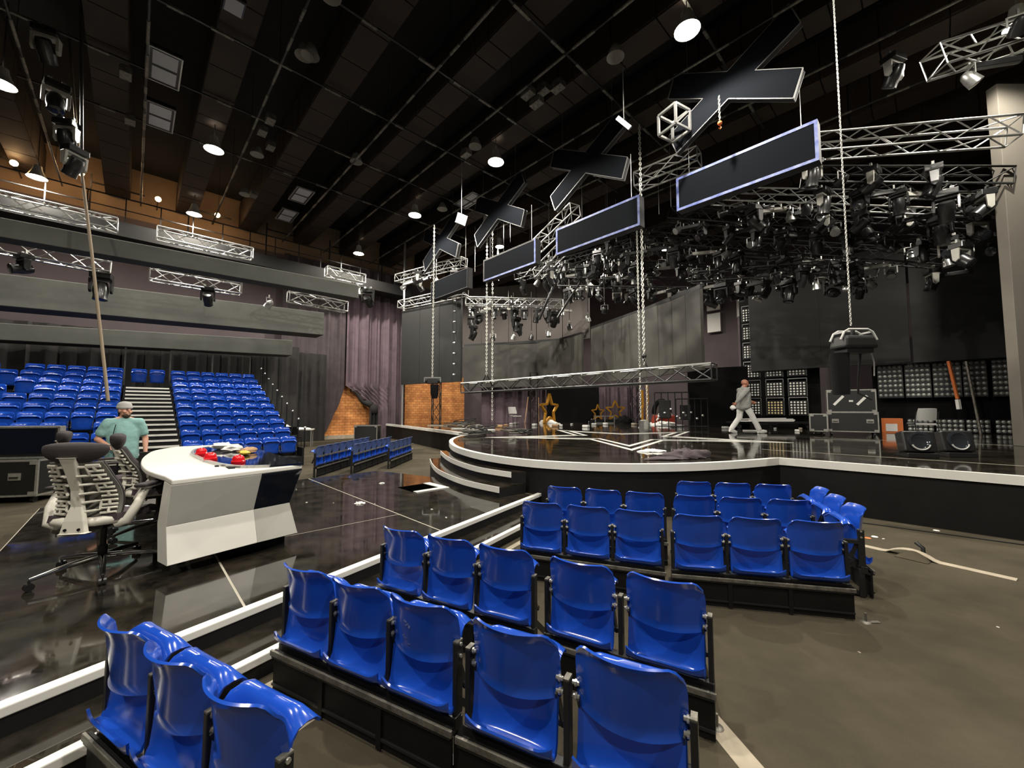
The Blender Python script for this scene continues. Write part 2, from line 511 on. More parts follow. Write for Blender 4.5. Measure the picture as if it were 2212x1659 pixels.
# ---------------------------------------------------------------- glossy low platform with two steps
ED = Vector((2.86, 4.77, 0)).normalized()             # direction of its stepped edge
EN = Vector((ED.y, -ED.x, 0))                          # away from the platform
P0 = Vector((-0.74, 4.43, 0))
def edge_pt(s, off=0.0): return P0 + ED * s + EN * off
S0, S1 = -7.5, 2.62
plat = thing('floor_platform', 'low glossy black platform under the white desk', 'platform', kind='structure')
def clip(poly, p, n):      # keep the side where (x-p).n <= 0
    out = []
    for i in range(len(poly)):
        a, b = Vector(poly[i]), Vector(poly[(i + 1) % len(poly)])
        da, db = (a - p).dot(n), (b - p).dot(n)
        if da <= 0: out.append(a)
        if da * db < 0: out.append(a + (b - a) * (da / (da - db)))
    return out
corner = edge_pt(S1)
full = [W(-9, -0.85), W(-9, 14), W(8.35, 14), W(8.35, -0.85)]
full = clip(full, P0 - EN * 0.075, EN)
full = clip(full, corner, ED)
full = clip(full, W(0, 6.6), E2)
blines = [-0.85, 0.61, 2.52, 4.6, 6.7]
for i in range(len(blines) - 1):
    q = clip(full, W(0, blines[i] + 0.008), -E2)
    q = clip(q, W(0, blines[i + 1] - 0.008), E2)
    cuts = [-9, 0.2, 4.75, 8.4] if i == 1 else [-9, 0.9, 8.4]
    for j in range(len(cuts) - 1):
        q2 = clip(q, W(cuts[j] + 0.007, 0), -E1)
        q2 = clip(q2, W(cuts[j + 1] - 0.007, 0), E1) if q2 else q2
        if len(q2) >= 3:
            MB().prism([(p.x, p.y) for p in q2][::1], 0.245, 0.27).build('floor_panel', 'gloss', plat)
fl = MB(); fl.prism([(p.x, p.y) for p in full], 0.02, 0.2685); fl.build('substructure', 'seam', plat)
def edge_strip(s0, s1, o0, o1, z0, z1, name, m, parent, bev=0.0):
    p = [edge_pt(s0, o0), edge_pt(s1, o0), edge_pt(s1, o1), edge_pt(s0, o1)]
    return MB().prism([(v.x, v.y) for v in p], z0, z1).build(name, m, parent, bevel=bev)
edge_strip(S0, S1, -0.075, 0.0, 0.225, 0.273, 'nosing', 'white_trim', plat, 0.006)
edge_strip(S0, S1, -0.075, -0.012, 0.0, 0.225, 'riser', 'black_board', plat)
edge_strip(S0, S1 - 0.25, -0.05, 0.305, 0.10, 0.134, 'step_tread', 'gloss', plat)
edge_strip(S0, S1 - 0.25, 0.305, 0.365, 0.09, 0.138, 'nosing', 'white_trim', plat, 0.006)
edge_strip(S0, S1 - 0.25, 0.29, 0.35, 0.0, 0.09, 'riser', 'black_board', plat)
edge_strip(S0, S1 - 0.3, 0.43, 0.50, 0.0, 0.006, 'floor_strip', 'tape_beige', plat)

# floor hatch, its shaded recess and lit side wall painted on flat plates
h = thing('floor_hatch', 'flat square hatch, recess shade painted black, lit wall painted pale, beside the curved steps', 'hatch', W(6.05, 3.65, 0.271), RZ)
MB().box((0, 0, 0.001), (0.62, 0.62, 0.004)).build('painted_recess', 'painted_recess_shade', h)  # flush black plate, the recess shade is only its colour
MB().box((0.25, 0.0, 0.006), (0.13, 0.62, 0.012)).box((-0.06, -0.255, 0.006), (0.49, 0.11, 0.012)).build('rim', 'white_trim', h)  # white L painted for the lit side wall of the recess

# ---------------------------------------------------------------- the stage
def spline(pts, n=8, closed=False):
    out = []
    P = [Vector(p) for p in pts]
    m = len(P)
    for i in range(m - 1):
        p0, p1, p2, p3 = P[max(i - 1, 0)], P[i], P[i + 1], P[min(i + 2, m - 1)]
        for k in range(n):
            t = k / n
            out.append(0.5 * ((2 * p1) + (p2 - p0) * t + (2 * p0 - 5 * p1 + 4 * p2 - p3) * t * t + (3 * p1 - p0 - 3 * p2 + p3) * t ** 3))
    out.append(P[-1])
    return out
SZ = 0.78
lobe = spline([(-1.25, 13.35, 0), (-1.62, 12.3, 0), (-1.68, 11.1, 0), (-1.5, 9.8, 0), (-1.13, 8.54, 0), (-0.5, 7.35, 0), (0.33, 6.5, 0), (1.35, 6.09, 0), (2.39, 6.07, 0), (3.4, 6.32, 0), (4.49, 6.80, 0)], 7)
edge = [Vector((-7.2, 23.0, 0)), Vector((-5.54, 20.41, 0))] + lobe + [Vector((4.49, 6.80, 0)) - E1 * t for t in (1.5, 3.2, 5.0, 8.0, 12.0)]
outline = edge + [W(-11.8, 26.8), W(21.7, 26.8), W(21.7, 13.0)]
st = thing('stage', 'raised glossy black stage with a white edge and a star on its floor', 'stage')
MB().prism([(p.x, p.y) for p in outline], SZ - 0.03, SZ).build('deck', 'stage_gloss', st)
def along(path, off):     # offset of an open path to its outer (right-hand) side
    out = []
    for i, p in enumerate(path):
        d = (path[min(i + 1, len(path) - 1)] - path[max(i - 1, 0)]).normalized()
        out.append(p + Vector((-d.y, d.x, 0)) * off)
    return out
def ribbon(path, o0, o1, z0, z1, name, m, parent, smooth=40):
    a = along(path, o0); b = along(path, o1)
    mb = MB()
    for i in range(len(path) - 1):
        p, q, r_, s_ = a[i], a[i + 1], b[i + 1], b[i]
        vs = [(v.x, v.y, z) for z in (z0, z1) for v in (p, q, r_, s_)]
        mb.add(vs, [(0, 1, 2, 3), (7, 6, 5, 4), (0, 4, 5, 1), (2, 6, 7, 3), (0, 3, 7, 4), (1, 5, 6, 2)])
    return mb.build(name, m, parent)
clean = [edge[0]]
for p in edge[1:]:
    if (p - clean[-1]).length > 0.02: clean.append(p)
edge = clean
ribbon(edge, 0.0, -0.012, SZ - 0.11, SZ + 0.004, 'edge_strip', 'white_trim', st)
ribbon(edge, 0.09, -0.004, SZ, SZ + 0.004, 'edge_strip', 'white_trim', st)
ribbon(edge, 0.05, 0.02, 0.0, SZ - 0.1, 'skirt', 'black_board', st)
# star of two white lines on the deck
sc = Vector((3.35, 12.05, 0))
def star_poly(R1, r1):
    return [sc + Vector((math.cos(R(-103.5 + 36 * i)), math.sin(R(-103.5 + 36 * i)), 0)) * (R1 if i % 2 == 0 else r1) for i in range(10)]
for (R1, r1, wd) in ((4.15, 1.62, 0.13), (3.25, 1.27, 0.13)):
    mb = MB()
    o_ = star_poly(R1, r1); i_ = star_poly(R1 - wd * 2.6, r1 - wd)
    for i in range(10):
        j = (i + 1) % 10
        mb.add([(v.x, v.y, z) for z in (SZ + 0.0005, SZ + 0.004) for v in (o_[i], o_[j], i_[j], i_[i])], [(4, 5, 6, 7), (0, 1, 5, 4), (2, 3, 7, 6)])
    mb.build('star_line', 'white_trim', st)
# seams on the deck
for b0 in (9.4, 14.5):
    q = [W(-6, b0, SZ), W(2.5, b0, SZ)]
    MB().bar(q[0] + Vector((0, 0, 0.0012)), q[1] + Vector((0, 0, 0.0012)), 0.015, 0.002).build('deck_seam', 'seam', st)
# curved steps against the stage
low = spline([(-1.95, 9.6, 0), (-1.67, 8.55, 0), (-1.35, 7.7, 0), (-0.81, 6.75, 0), (-0.2, 6.1, 0)], 6)
mid = spline([(-1.72, 9.7, 0), (-1.41, 8.67, 0), (-1.08, 7.85, 0), (-0.6, 7.0, 0), (-0.02, 6.42, 0)], 6)
sp = thing('curved_steps', 'two curved black steps with white nosings leading up to the stage', 'steps')
back = [(0.22, 6.48), (-0.33, 7.02), (-0.60, 7.36), (-0.98, 8.05), (-1.22, 8.54), (-1.58, 9.75)]
for path, z0, z1 in ((low, 0.0, 0.43), (mid, 0.43, 0.605)):
    poly = [(p.x, p.y) for p in along(path, 0.012)] + back
    MB().prism(poly, z0 + 0.0, z1 - 0.02).build('step_body', 'black_board', sp)
    MB().prism(poly, z1 - 0.02, z1).build('tread', 'gloss', sp)
    ribbon(path, 0.012, 0.0, z1 - 0.085, z1 + 0.002, 'nosing', 'white_trim', sp)

# ================================================================ SEATS
# seat space: x along the row, +y the way the seat faces, z = 0 at the rail it is bolted above
def back_fn(u, v):
    s = 2 * u - 1
    a = abs(s)
    z = 0.205 + 0.265 * v
    x = 0.196 * s * (1 - 0.05 * max(0, (v - 0.6) / 0.4) ** 2)
    z -= 0.036 * max(0.0, v - 0.55) / 0.45 * max(0, (a - 0.74) / 0.26) ** 2.2
    z += 0.012 * (1 - v) * s * s
    y = -0.036 + 0.074 * a ** 2.1 - 0.035 * v
    y -= 0.020 * max(0, (v - 0.82) / 0.18) ** 1.6
    y -= 0.010 * max(0, (0.10 - v) / 0.10) ** 1.5
    return (x, y, z)
PAN = [(-0.062, 0.052), (-0.050, 0.026), (-0.022, 0.010), (0.008, 0.020), (0.026, 0.055), (0.034, 0.12), (0.040, 0.20), (0.046, 0.28), (0.053, 0.335), (0.066, 0.368), (0.085, 0.380), (0.104, 0.372), (0.114, 0.352)]
def pan_fn(u, v):
    s = 2 * u - 1
    a = abs(s)
    t = v * (len(PAN) - 1); i = min(int(t), len(PAN) - 2); f = t - i
    y = PAN[i][0] * (1 - f) + PAN[i + 1][0] * f
    z = PAN[i][1] * (1 - f) + PAN[i + 1][1] * f
    top = max(0, (v - 0.55) / 0.45); bot = max(0, (0.3 - v) / 0.3)
    x = 0.190 * s * (1 - 0.06 * top)
    z -= 0.035 * min(1, top * 1.6) * max(0, (a - 0.62) / 0.38) ** 2
    z += 0.030 * bot * max(0, (a - 0.6) / 0.4) ** 2
    y -= 0.030 * a ** 4 * (1 - bot) * (1 - top)
    if top > 0: y += 0.03 * top * a ** 4
    return (x, y, z)
ME_BACK = MB().sheet(back_fn, 18, 12, 0.009).mesh('backrest', 'blue_plastic', 50)
ME_PAN = MB().sheet(pan_fn, 14, 24, 0.010).mesh('seat_pan', 'blue_plastic', 50)
ME_BRK = []
for s in (-1, 1):
    mb = MB().bar((s * 0.185, 0.01, 0.245), (s * 0.185, 0.085, 0.07), 0.008, 0.03)
    mb.cyl((s * 0.17, 0.080, 0.08), (s * 0.20, 0.080, 0.08), 0.016, 8)
    ME_BRK.append(mb.mesh('bracket', 'black_steel'))
def bolt_mesh():
    return MB().cyl((-0.014, 0, 0), (0.014, 0, 0), 0.0085, 8).cyl((-0.004, 0, 0), (0.004, 0, 0), 0.013, 8).mesh('bolt', 'bolt_steel', 40)
ME_BOLT = bolt_mesh()
def part(name, me, parent, loc=None, label=None):
    o = bpy.data.objects.new(name, me)
    link(o, parent)
    if loc is not None: o.location = loc
    if label: o['label'] = label
    return o
seat0 = None; seat_near = None
def seat(loc, rz, label, group, near=False, tilt=0.0, me=None):
    t = thing('stadium_seat', label, 'seat', loc, rz, group)
    part('backrest', me[0] if me else ME_BACK, t); p = part('seat_pan', me[1] if me else ME_PAN, t); part('bracket', ME_BRK[0], t); part('bracket', ME_BRK[1], t)
    if tilt:
        p.rotation_euler = (tilt, 0, 0)
    if near:
        for s in (-1, 1):
            for z in (0.245, 0.295):
                part('bolt', ME_BOLT, t, (s * 0.197, 0.012, z))
    return t
GZ = 0.26
BENCHN = [0]
def bench(p, q, n, words, flip=False, near=True, group='seating frames on the carpet', skip_foot=False):
    """one bolted frame from p to q (rail line) for n seats; words place it"""
    p = Vector((p[0], p[1], 0)); q = Vector((q[0], q[1], 0))
    d = q - p; L = d.length
    rz = math.atan2(d.y, d.x)
    if flip: rz += PI; p, q = q, p
    t = thing('seating_frame', words, 'seat frame', p, rz, group)
    MB().box((L / 2, 0.0, GZ - 0.03), (L, 0.05, 0.06)).build('rail', 'black_steel', t, bevel=0.004)
    MB().box((L / 2, -0.062, GZ - 0.035), (L + 0.02, 0.014, 0.03)).build('edge_angle', 'worn_steel', t, bevel=0.003)
    MB().box((L / 2, -0.04, GZ - 0.055), (L, 0.05, 0.012)).build('channel', 'black_steel', t)
    MB().box((L / 2, -0.045, 0.122), (L, 0.012, 0.225)).build('back_panel', 'black_board', t)
    for i in range(1, n):
        MB().box((L * i / n, -0.056, 0.122), (0.03, 0.012, 0.225)).build('panel_rib', 'black_board', t)
    MB().box((L / 2, -0.055, 0.055), (L, 0.012, 0.012)).build('panel_ledge', 'black_steel', t)
    for i in range(n + 1):
        x = min(max(L * i / n, 0.014), L - 0.014)
        mb = MB().box((x, 0.012, GZ + 0.150), (0.024, 0.048, 0.31)).box((x, 0.02, 0.12), (0.024, 0.04, 0.24))
        mb.build('post', 'black_steel', t, bevel=0.004)
        if near: MB().box((x, 0.012, GZ + 0.3075), (0.022, 0.045, 0.006)).build('post_cap', 'worn_steel', t)
    for x in ((0.05, L - 0.05) if near else ()):
        MB().bar((x, -0.02, 0.02), (x, 0.40, 0.02), 0.035, 0.03).bar((x, 0.36, 0.02), (x, 0.03, 0.3), 0.02, 0.03).build('foot', 'black_steel', t)
    return t, p, rz, L
def bench_seats(fr, n, labels, group, near=True, me=None):
    t, p, rz, L = fr
    d = Vector((math.cos(rz), math.sin(rz), 0))
    out = []
    for i in range(n):
        c = p + d * (L * (i + 0.5) / n)
        out.append(seat((c.x, c.y, GZ), rz + random.uniform(-.012, .012), labels[i], group, near, random.uniform(-0.05, 0.02), me))
    return out
FG = 'blue folding seats in the foreground rows'
# nearest three at the lower left corner
du = Vector((0.884, -0.468, 0))
p = Vector((-1.77, 1.83, 0))
f = bench(p, p + du * 1.24, 3, 'short black seat frame at the lower left corner carrying three blue seats')
bench_seats(f, 3, ['blue folding seat, left of the three in the lower left corner', 'blue folding seat, middle of the three in the lower left corner', 'blue folding seat, right of the three in the lower left corner'], FG)
# front row: three and two
f = bench((-1.33, 2.415), (-0.235, 1.845), 3, 'black seat frame of the front middle row, left part with three seats')
r1 = bench_seats(f, 3, ['blue seat at the left end of the front middle row', 'blue seat second from the left in the front middle row', 'blue seat with pale scuff marks on its back, third in the front middle row'], FG)
f = bench((-0.20, 1.815), (0.62, 1.40), 2, 'black seat frame of the front middle row, right part with two seats')
bench_seats(f, 2, ['blue seat fourth from the left in the front middle row', 'large blue seat at the right end of the front middle row'], FG)
# second row: three and two
f = bench((-1.0, 3.135), (0.145, 2.55), 3, 'black seat frame of the second middle row, left part with three seats')
bench_seats(f, 3, ['blue seat at the left end of the second middle row', 'blue seat second from the left in the second middle row', 'blue seat third from the left in the second middle row'], FG)
f = bench((0.20, 2.52), (1.0, 2.065), 2, 'black seat frame of the second middle row, right part with two seats')
bench_seats(f, 2, ['blue seat fourth from the left in the second middle row', 'blue seat at the right end of the second middle row, against the open carpet'], FG)
# three rows of the right block
ROWN = ['nearest', 'middle', 'farthest']
offs = [(0, 0), (0.31, 0.75), (0.66, 1.53)]
for i, (ox, oy) in enumerate(offs):
    if i < 2:
        f = bench((0.08 + ox, 3.95 + oy), (1.30 + ox, 3.50 + oy), 3, 'black seat frame, left part of the %s row of the right block' % ROWN[i])
        bench_seats(f, 3, ['blue seat, %s from left in the %s row of the right block' % (ORD[k], ROWN[i]) for k in range(3)], FG)
    f = bench((1.345 + ox, 3.47 + oy), (2.61 + ox, 3.19 + oy), 3, 'black seat frame, right part of the %s row of the right block' % ROWN[i])
    bench_seats(f, 3, ['blue seat in the right half of the %s right block row, %s from left' % (ROWN[i], ORD[k]) if 1 else '%s%s' % (ORD[k], ROWN[i]) for k in range(3)], FG)
# wing of three seats turned to the left
f = bench((3.00, 3.50), (3.44, 4.68), 3, 'black seat frame turned sideways at the right end of the right block')
MB().bar((0.03, 0.03, 0.02), (0.03, 0.42, 0.30), 0.02, 0.03).bar((0.03, 0.02, 0.46), (0.03, 0.34, 0.46), 0.05, 0.03).build('brace', 'black_steel', f[0])
bench_seats(f, 3, ['blue seat turned sideways, nearest of three at the right block end', 'blue seat turned sideways, middle of three at the right block end', 'blue seat turned sideways, farthest of three at the right block end'], FG)
# scuff marks on one back
mb = MB()
for (x, z, sx, sz, r_) in ((-0.055, 0.365, .018, .006, .5), (-0.045, 0.352, .020, .007, -.6), (-0.03, 0.345, .012, .012, .2), (-0.062, 0.285, .02, .004, .3), (-0.075, 0.293, .012, .004, -.5), (-0.04, 0.262, .016, .005, .1)):
    v = (x / 0.196 + 1) / 2
    y = back_fn(v, (z - 0.205) / 0.265)[1] - 0.0065
    mb.box((0, 0, 0), (sx, 0.0012, sz), Matrix.Translation((x, y, z)) @ Matrix.Rotation(r_, 4, 'Y'))
mb.build('scuff_mark', 'blue_tape', r1[2])

# folded spare rows beyond the platform (run away from the camera, backs to us)
MB_D = ME_BACK.copy(); MB_D.materials.clear(); MB_D.materials.append(MATS['blue_dusty'])
for (x, y, n, nm) in ((-4.62, 9.5, 8, 'left'), (-3.97, 10.05, 7, 'middle'), (-3.30, 10.85, 5, 'right')):
    fr = bench((x, y), (x + 0.06, y + n * 0.42), n, 'dusty seat frame beyond the black platform, %s of three seen end on' % nm, near=False, group='dusty seat rows beyond the platform')
    bench_seats(fr, n, ['dusty blue seat, %s from near end, %s row beyond the platform' % (ORD[k], nm) for k in range(n)], 'dusty blue seats beyond the platform', False, (MB_D, ME_PAN))
    MB().box((fr[3] / 2, -0.085, GZ + 0.23), (fr[3], 0.02, 0.035)).build('grab_bar', 'worn_steel', fr[0])

# ================================================================ GRANDSTAND
RISE, GO, A0 = 0.237, 0.645, 12.6
NR = 10
gs = thing('grandstand', 'stepped black grandstand on the left, with an aisle of white edged steps', 'grandstand', W(0, 0, 0), RZ)
for i in range(NR):
    z = 0.25 + RISE * i
    a = A0 + GO * i
    MB().box((-3.3, a + (19.3 - a) / 2 - 0.16, z / 2 if i == 0 else z - RISE / 2), (6.2, 19.3 - a, z if i == 0 else RISE)).build('tier', 'black_board', gs)
    MB().box((2.22, a + (19.3 - a) / 2 - 0.16, z / 2 if i == 0 else z - RISE / 2), (2.72, 19.3 - a, z if i == 0 else RISE)).build('tier', 'black_board', gs)
for i in range(15):
    z = 0.62 + i * 0.1185
    a = 12.05 + i * 0.37
    if a > 17.9: break
    MB().box((0.34, a + 0.35, z / 2), (1.12, 0.7, z)).build('aisle_step', 'black_board', gs)
    MB().box((0.34, a - 0.01, z - 0.012), (1.02, 0.05, 0.045)).build('nosing', 'white_trim', gs)
MB().box((0.34, 18.6, 1.15), (1.12, 1.3, 2.3)).build('tier', 'black_board', gs)
mb = MB()
for x in (-0.25, 0.95, 2.2, 3.45):
    mb.bar((x, 19.35, 2.3), (x, 19.35, 3.75), 0.045)
mb.bar((0.95, 19.35, 3.75), (3.45, 19.35, 3.75), 0.04)
mb.build('guard_rail', 'alu_dark', gs)
mb = MB()
for i in range(NR):
    z = 0.5 + RISE * i
    mb.box((3.62, A0 + GO * i + 0.2, z / 2), (0.05, 0.5, z))
    mb.bar((3.66, A0 + GO * i, z), (3.66, A0 + GO * i, z + 0.55), 0.03)
mb.build('side_panel', 'black_board', gs)
mb = MB()
for i in range(NR):
    z = 0.5 + RISE * i
    mb.ball((3.66, A0 + GO * i, z + 0.57), 0.035, 8, 6)
mb.build('rail_knob', 'alu', gs)
GG = 'blue tip-up seats of the grandstand'
proto = seat((0, 0, -50), 0, 'x', GG)
def stand_seat(row, b, label):
    t = copy_tree(proto)
    t['label'] = label
    t.location = W(A0 + 0.05 + GO * row, b, 0.36 + RISE * row)
    t.rotation_euler = (0, 0, RZ + PI + random.uniform(-.02, .02))
    return t
first = True
MISS = {(9, 5), (7, 5), (6, 4), (2, 1), (1, 2), (0, 2), (0, 3)}
def place(row, b, label):
    global first
    if first:
        first = False
        proto['label'] = label
        proto.location = W(A0 + 0.05 + GO * row, b, 0.36 + RISE * row)
        proto.rotation_euler = (0, 0, RZ + PI)
    else:
        stand_seat(row, b, label)
for row in range(NR):
    for c in range(6):
        place(row, 1.13 + 0.424 * c, 'blue grandstand seat right of the aisle, %s row up, %s from the aisle' % (ORD[row], ORD[c]))
    nl = 7 if row > 5 else 6
    for c in range(nl):
        if (row, c) in MISS: continue
        place(row, -0.46 - 0.424 * c, 'blue grandstand seat left of the aisle, %s row up, %s from the aisle' % (ORD[row], ORD[c]))
place(9, 0.12, 'blue grandstand seat at the head of the aisle steps, left of the pair')
place(9, 0.58, 'blue grandstand seat at the head of the aisle steps, right of the pair')

# ================================================================ JUDGES' DESK (room frame: x = b, y = a)
dk = thing('judges_desk', 'white judges desk with a folded front and black glass on top', 'desk', W(0, 0, 0.27), RZ)
zt = 0.73
# end panel: three level lines of corner points (b, a) at top, fold and bottom
def quadbox(a_, b_, c_, d_, th, n):       # thick quad along n
    n = Vector(n)
    vs = [Vector(v) for v in (a_, b_, c_, d_)]
    return vs + [v + n * th for v in vs], [(3, 2, 1, 0), (4, 5, 6, 7), (0, 1, 5, 4), (1, 2, 6, 5), (2, 3, 7, 6), (3, 0, 4, 7)]
tl, tr, tf = (0.25, 4.16, zt), (0.90, 4.32, zt), (1.27, 4.42, zt)
ml, mr, mf = (0.235, 4.23, 0.40), (0.86, 4.40, 0.40), (1.18, 4.48, 0.40)
bl, br_, bf = (0.25, 4.17, 0.11), (0.885, 4.33, 0.11), (1.24, 4.40, 0.11)
mb = MB(); mb.add(*quadbox(tl, tr, mr, ml, 0.05, (0.05, 1, 0))); mb.build('end_panel_upper', 'grey_laminate', dk, bevel=0.004)
mb = MB(); mb.add(*quadbox(ml, mr, br_, bl, 0.05, (0.05, 1, 0))); mb.build('end_panel_lower', 'white_laminate', dk, bevel=0.004)
mb = MB(); mb.add(*quadbox(tr, tf, mf, mr, 0.05, (-.1, 1, 0))); mb.build('corner_panel_upper', 'black_glass', dk, bevel=0.003)
mb = MB(); mb.add(*quadbox(mr, mf, bf, br_, 0.05, (-.1, 1, 0))); mb.build('corner_panel_lower', 'grey_laminate', dk, bevel=0.003)
# left side cheek
mb = MB()
lb = [(0.22, 4.45, zt), (0.19, 4.42, 0.40), (0.20, 4.36, 0.11)]
mb.add([tl, ml, bl] + lb + [(0.27, 4.2, zt), (0.26, 4.27, 0.4), (0.27, 4.21, 0.11), (0.27, 4.45, zt), (0.26, 4.45, 0.4), (0.26, 4.40, 0.11)],
       [(0, 1, 4, 3), (1, 2, 5, 4), (3, 4, 10, 9), (4, 5, 11, 10), (6, 9, 10, 7), (7, 10, 11, 8), (0, 3, 9, 6), (2, 8, 11, 5), (0, 6, 7, 1), (1, 7, 8, 2)])
mb.build('side_cheek', 'white_laminate', dk)
# long front toward the stage
far = 7.7
mb = MB(); mb.add(*quadbox(tf, (1.27, far, zt), (1.18, far, 0.40), mf, 0.04, (-1, 0, 0))); mb.build('front_panel_upper', 'black_glass', dk)
mb = MB(); mb.add(*quadbox(mf, (1.18, far, 0.40), (1.24, far, 0.11), bf, 0.04, (-1, 0, 0))); mb.build('front_panel_lower', 'grey_laminate', dk)
MB().box((0.86, 6.15, 0.36), (0.5, 2.9, 0.5)).box((0.6, 7.68, 0.42), (1.0, 0.05, 0.62)).build('carcass', 'black_board', dk)
MB().box((0.93, 5.95, 0.055), (0.42, 3.0, 0.11)).build('plinth', 'black_cloth', dk)
# white top with a bowed judges' side, raised rim round the glass
top = [(0.25, 4.16), (0.90, 4.32), (1.27, 4.42), (1.27, 7.75), (0.5, 7.8), (0.25, 7.3), (0.15, 6.7), (0.10, 6.1), (0.09, 5.55), (0.115, 5.05), (0.165, 4.72), (0.22, 4.45)]
topc = [Vector((x, y, 0)) for x, y in top[:4]] + spline([(x, y, 0) for x, y in top[4:]], 5)
MB().prism([(v.x, v.y) for v in topc], zt, zt + 0.045).build('top', 'white_laminate', dk, bevel=0.012, seg=3)
gl = [Vector((x, y, 0)) for x, y in ((1.275, 4.40),)] + spline([(0.98, 4.40, 0), (0.74, 4.60, 0), (0.62, 5.1, 0), (0.56, 5.9, 0), (0.58, 6.5, 0), (0.70, 7.0, 0), (0.95, 7.3, 0)], 6) + [Vector((1.275, 7.35, 0))]
MB().prism([(v.x, v.y) for v in gl], zt + 0.046, zt + 0.062).build('glass_top', 'black_glass', dk)
rim = gl[1:-1]
mb = MB()
for i in range(len(rim) - 1):
    p, q = rim[i], rim[i + 1]
    mb.bar((p.x, p.y, zt + 0.056), (q.x, q.y, zt + 0.056), 0.03, 0.026)
mb.build('rim', 'alu', dk)
MB().box((0.70, 4.62, zt + 0.049), (0.05, 0.16, 0.006)).box((0.62, 4.82, zt + 0.05), (0.03, 0.05, 0.01)).build('cable_port', 'black_cloth', dk)
ZD = 0.27 + zt + 0.062
# red buzzers
for i, (b, a) in enumerate(((0.62, 6.02), (0.63, 5.35), (0.80, 4.86))):
    t = thing('red_buzzer', ['red dome button farthest along the glass desk top', 'red dome button in the middle of the three on the desk', 'red dome button nearest the end of the desk'][i], 'button', W(a, b, ZD), RZ, 'red buzzers on the glass desk top')
    MB().lathe([(0.062, 0), (0.064, 0.018), (0.055, 0.026)], 20).build('base', 'red_plastic', t, 40)
    MB().lathe([(0.055, 0.026), (0.053, 0.05), (0.042, 0.068), (0.024, 0.078), (0.001, 0.082)], 20).build('dome', 'red_plastic', t, 60)
for i, (b, a, s, m, lab) in enumerate(((0.95, 6.2, 0.10, 'paper_white', 'crumpled white paper lying on the glass desk top'), (1.05, 5.85, 0.09, 'wood', 'brown snack wrapper on the glass desk top'), (0.98, 5.6, 0.07, 'yellow', 'yellow brown scrap on the glass desk top'), (0.9, 6.6, 0.12, 'paper_white', 'white napkin at the far side of the glass desk top'))):
    mb = MB(); mb.ball((0, 0, s * 0.35), s, 10, 7, (1.3, 0.8, 0.38))
    for v in mb.v: v *= 1 + random.uniform(-.22, .22); v.z = max(v.z, 0)
    o = mb.build('table_litter', m); o.location = W(a, b, ZD); o.rotation_euler = (0, 0, i)
    tag(o, lab, 'litter', 'litter on the desk')

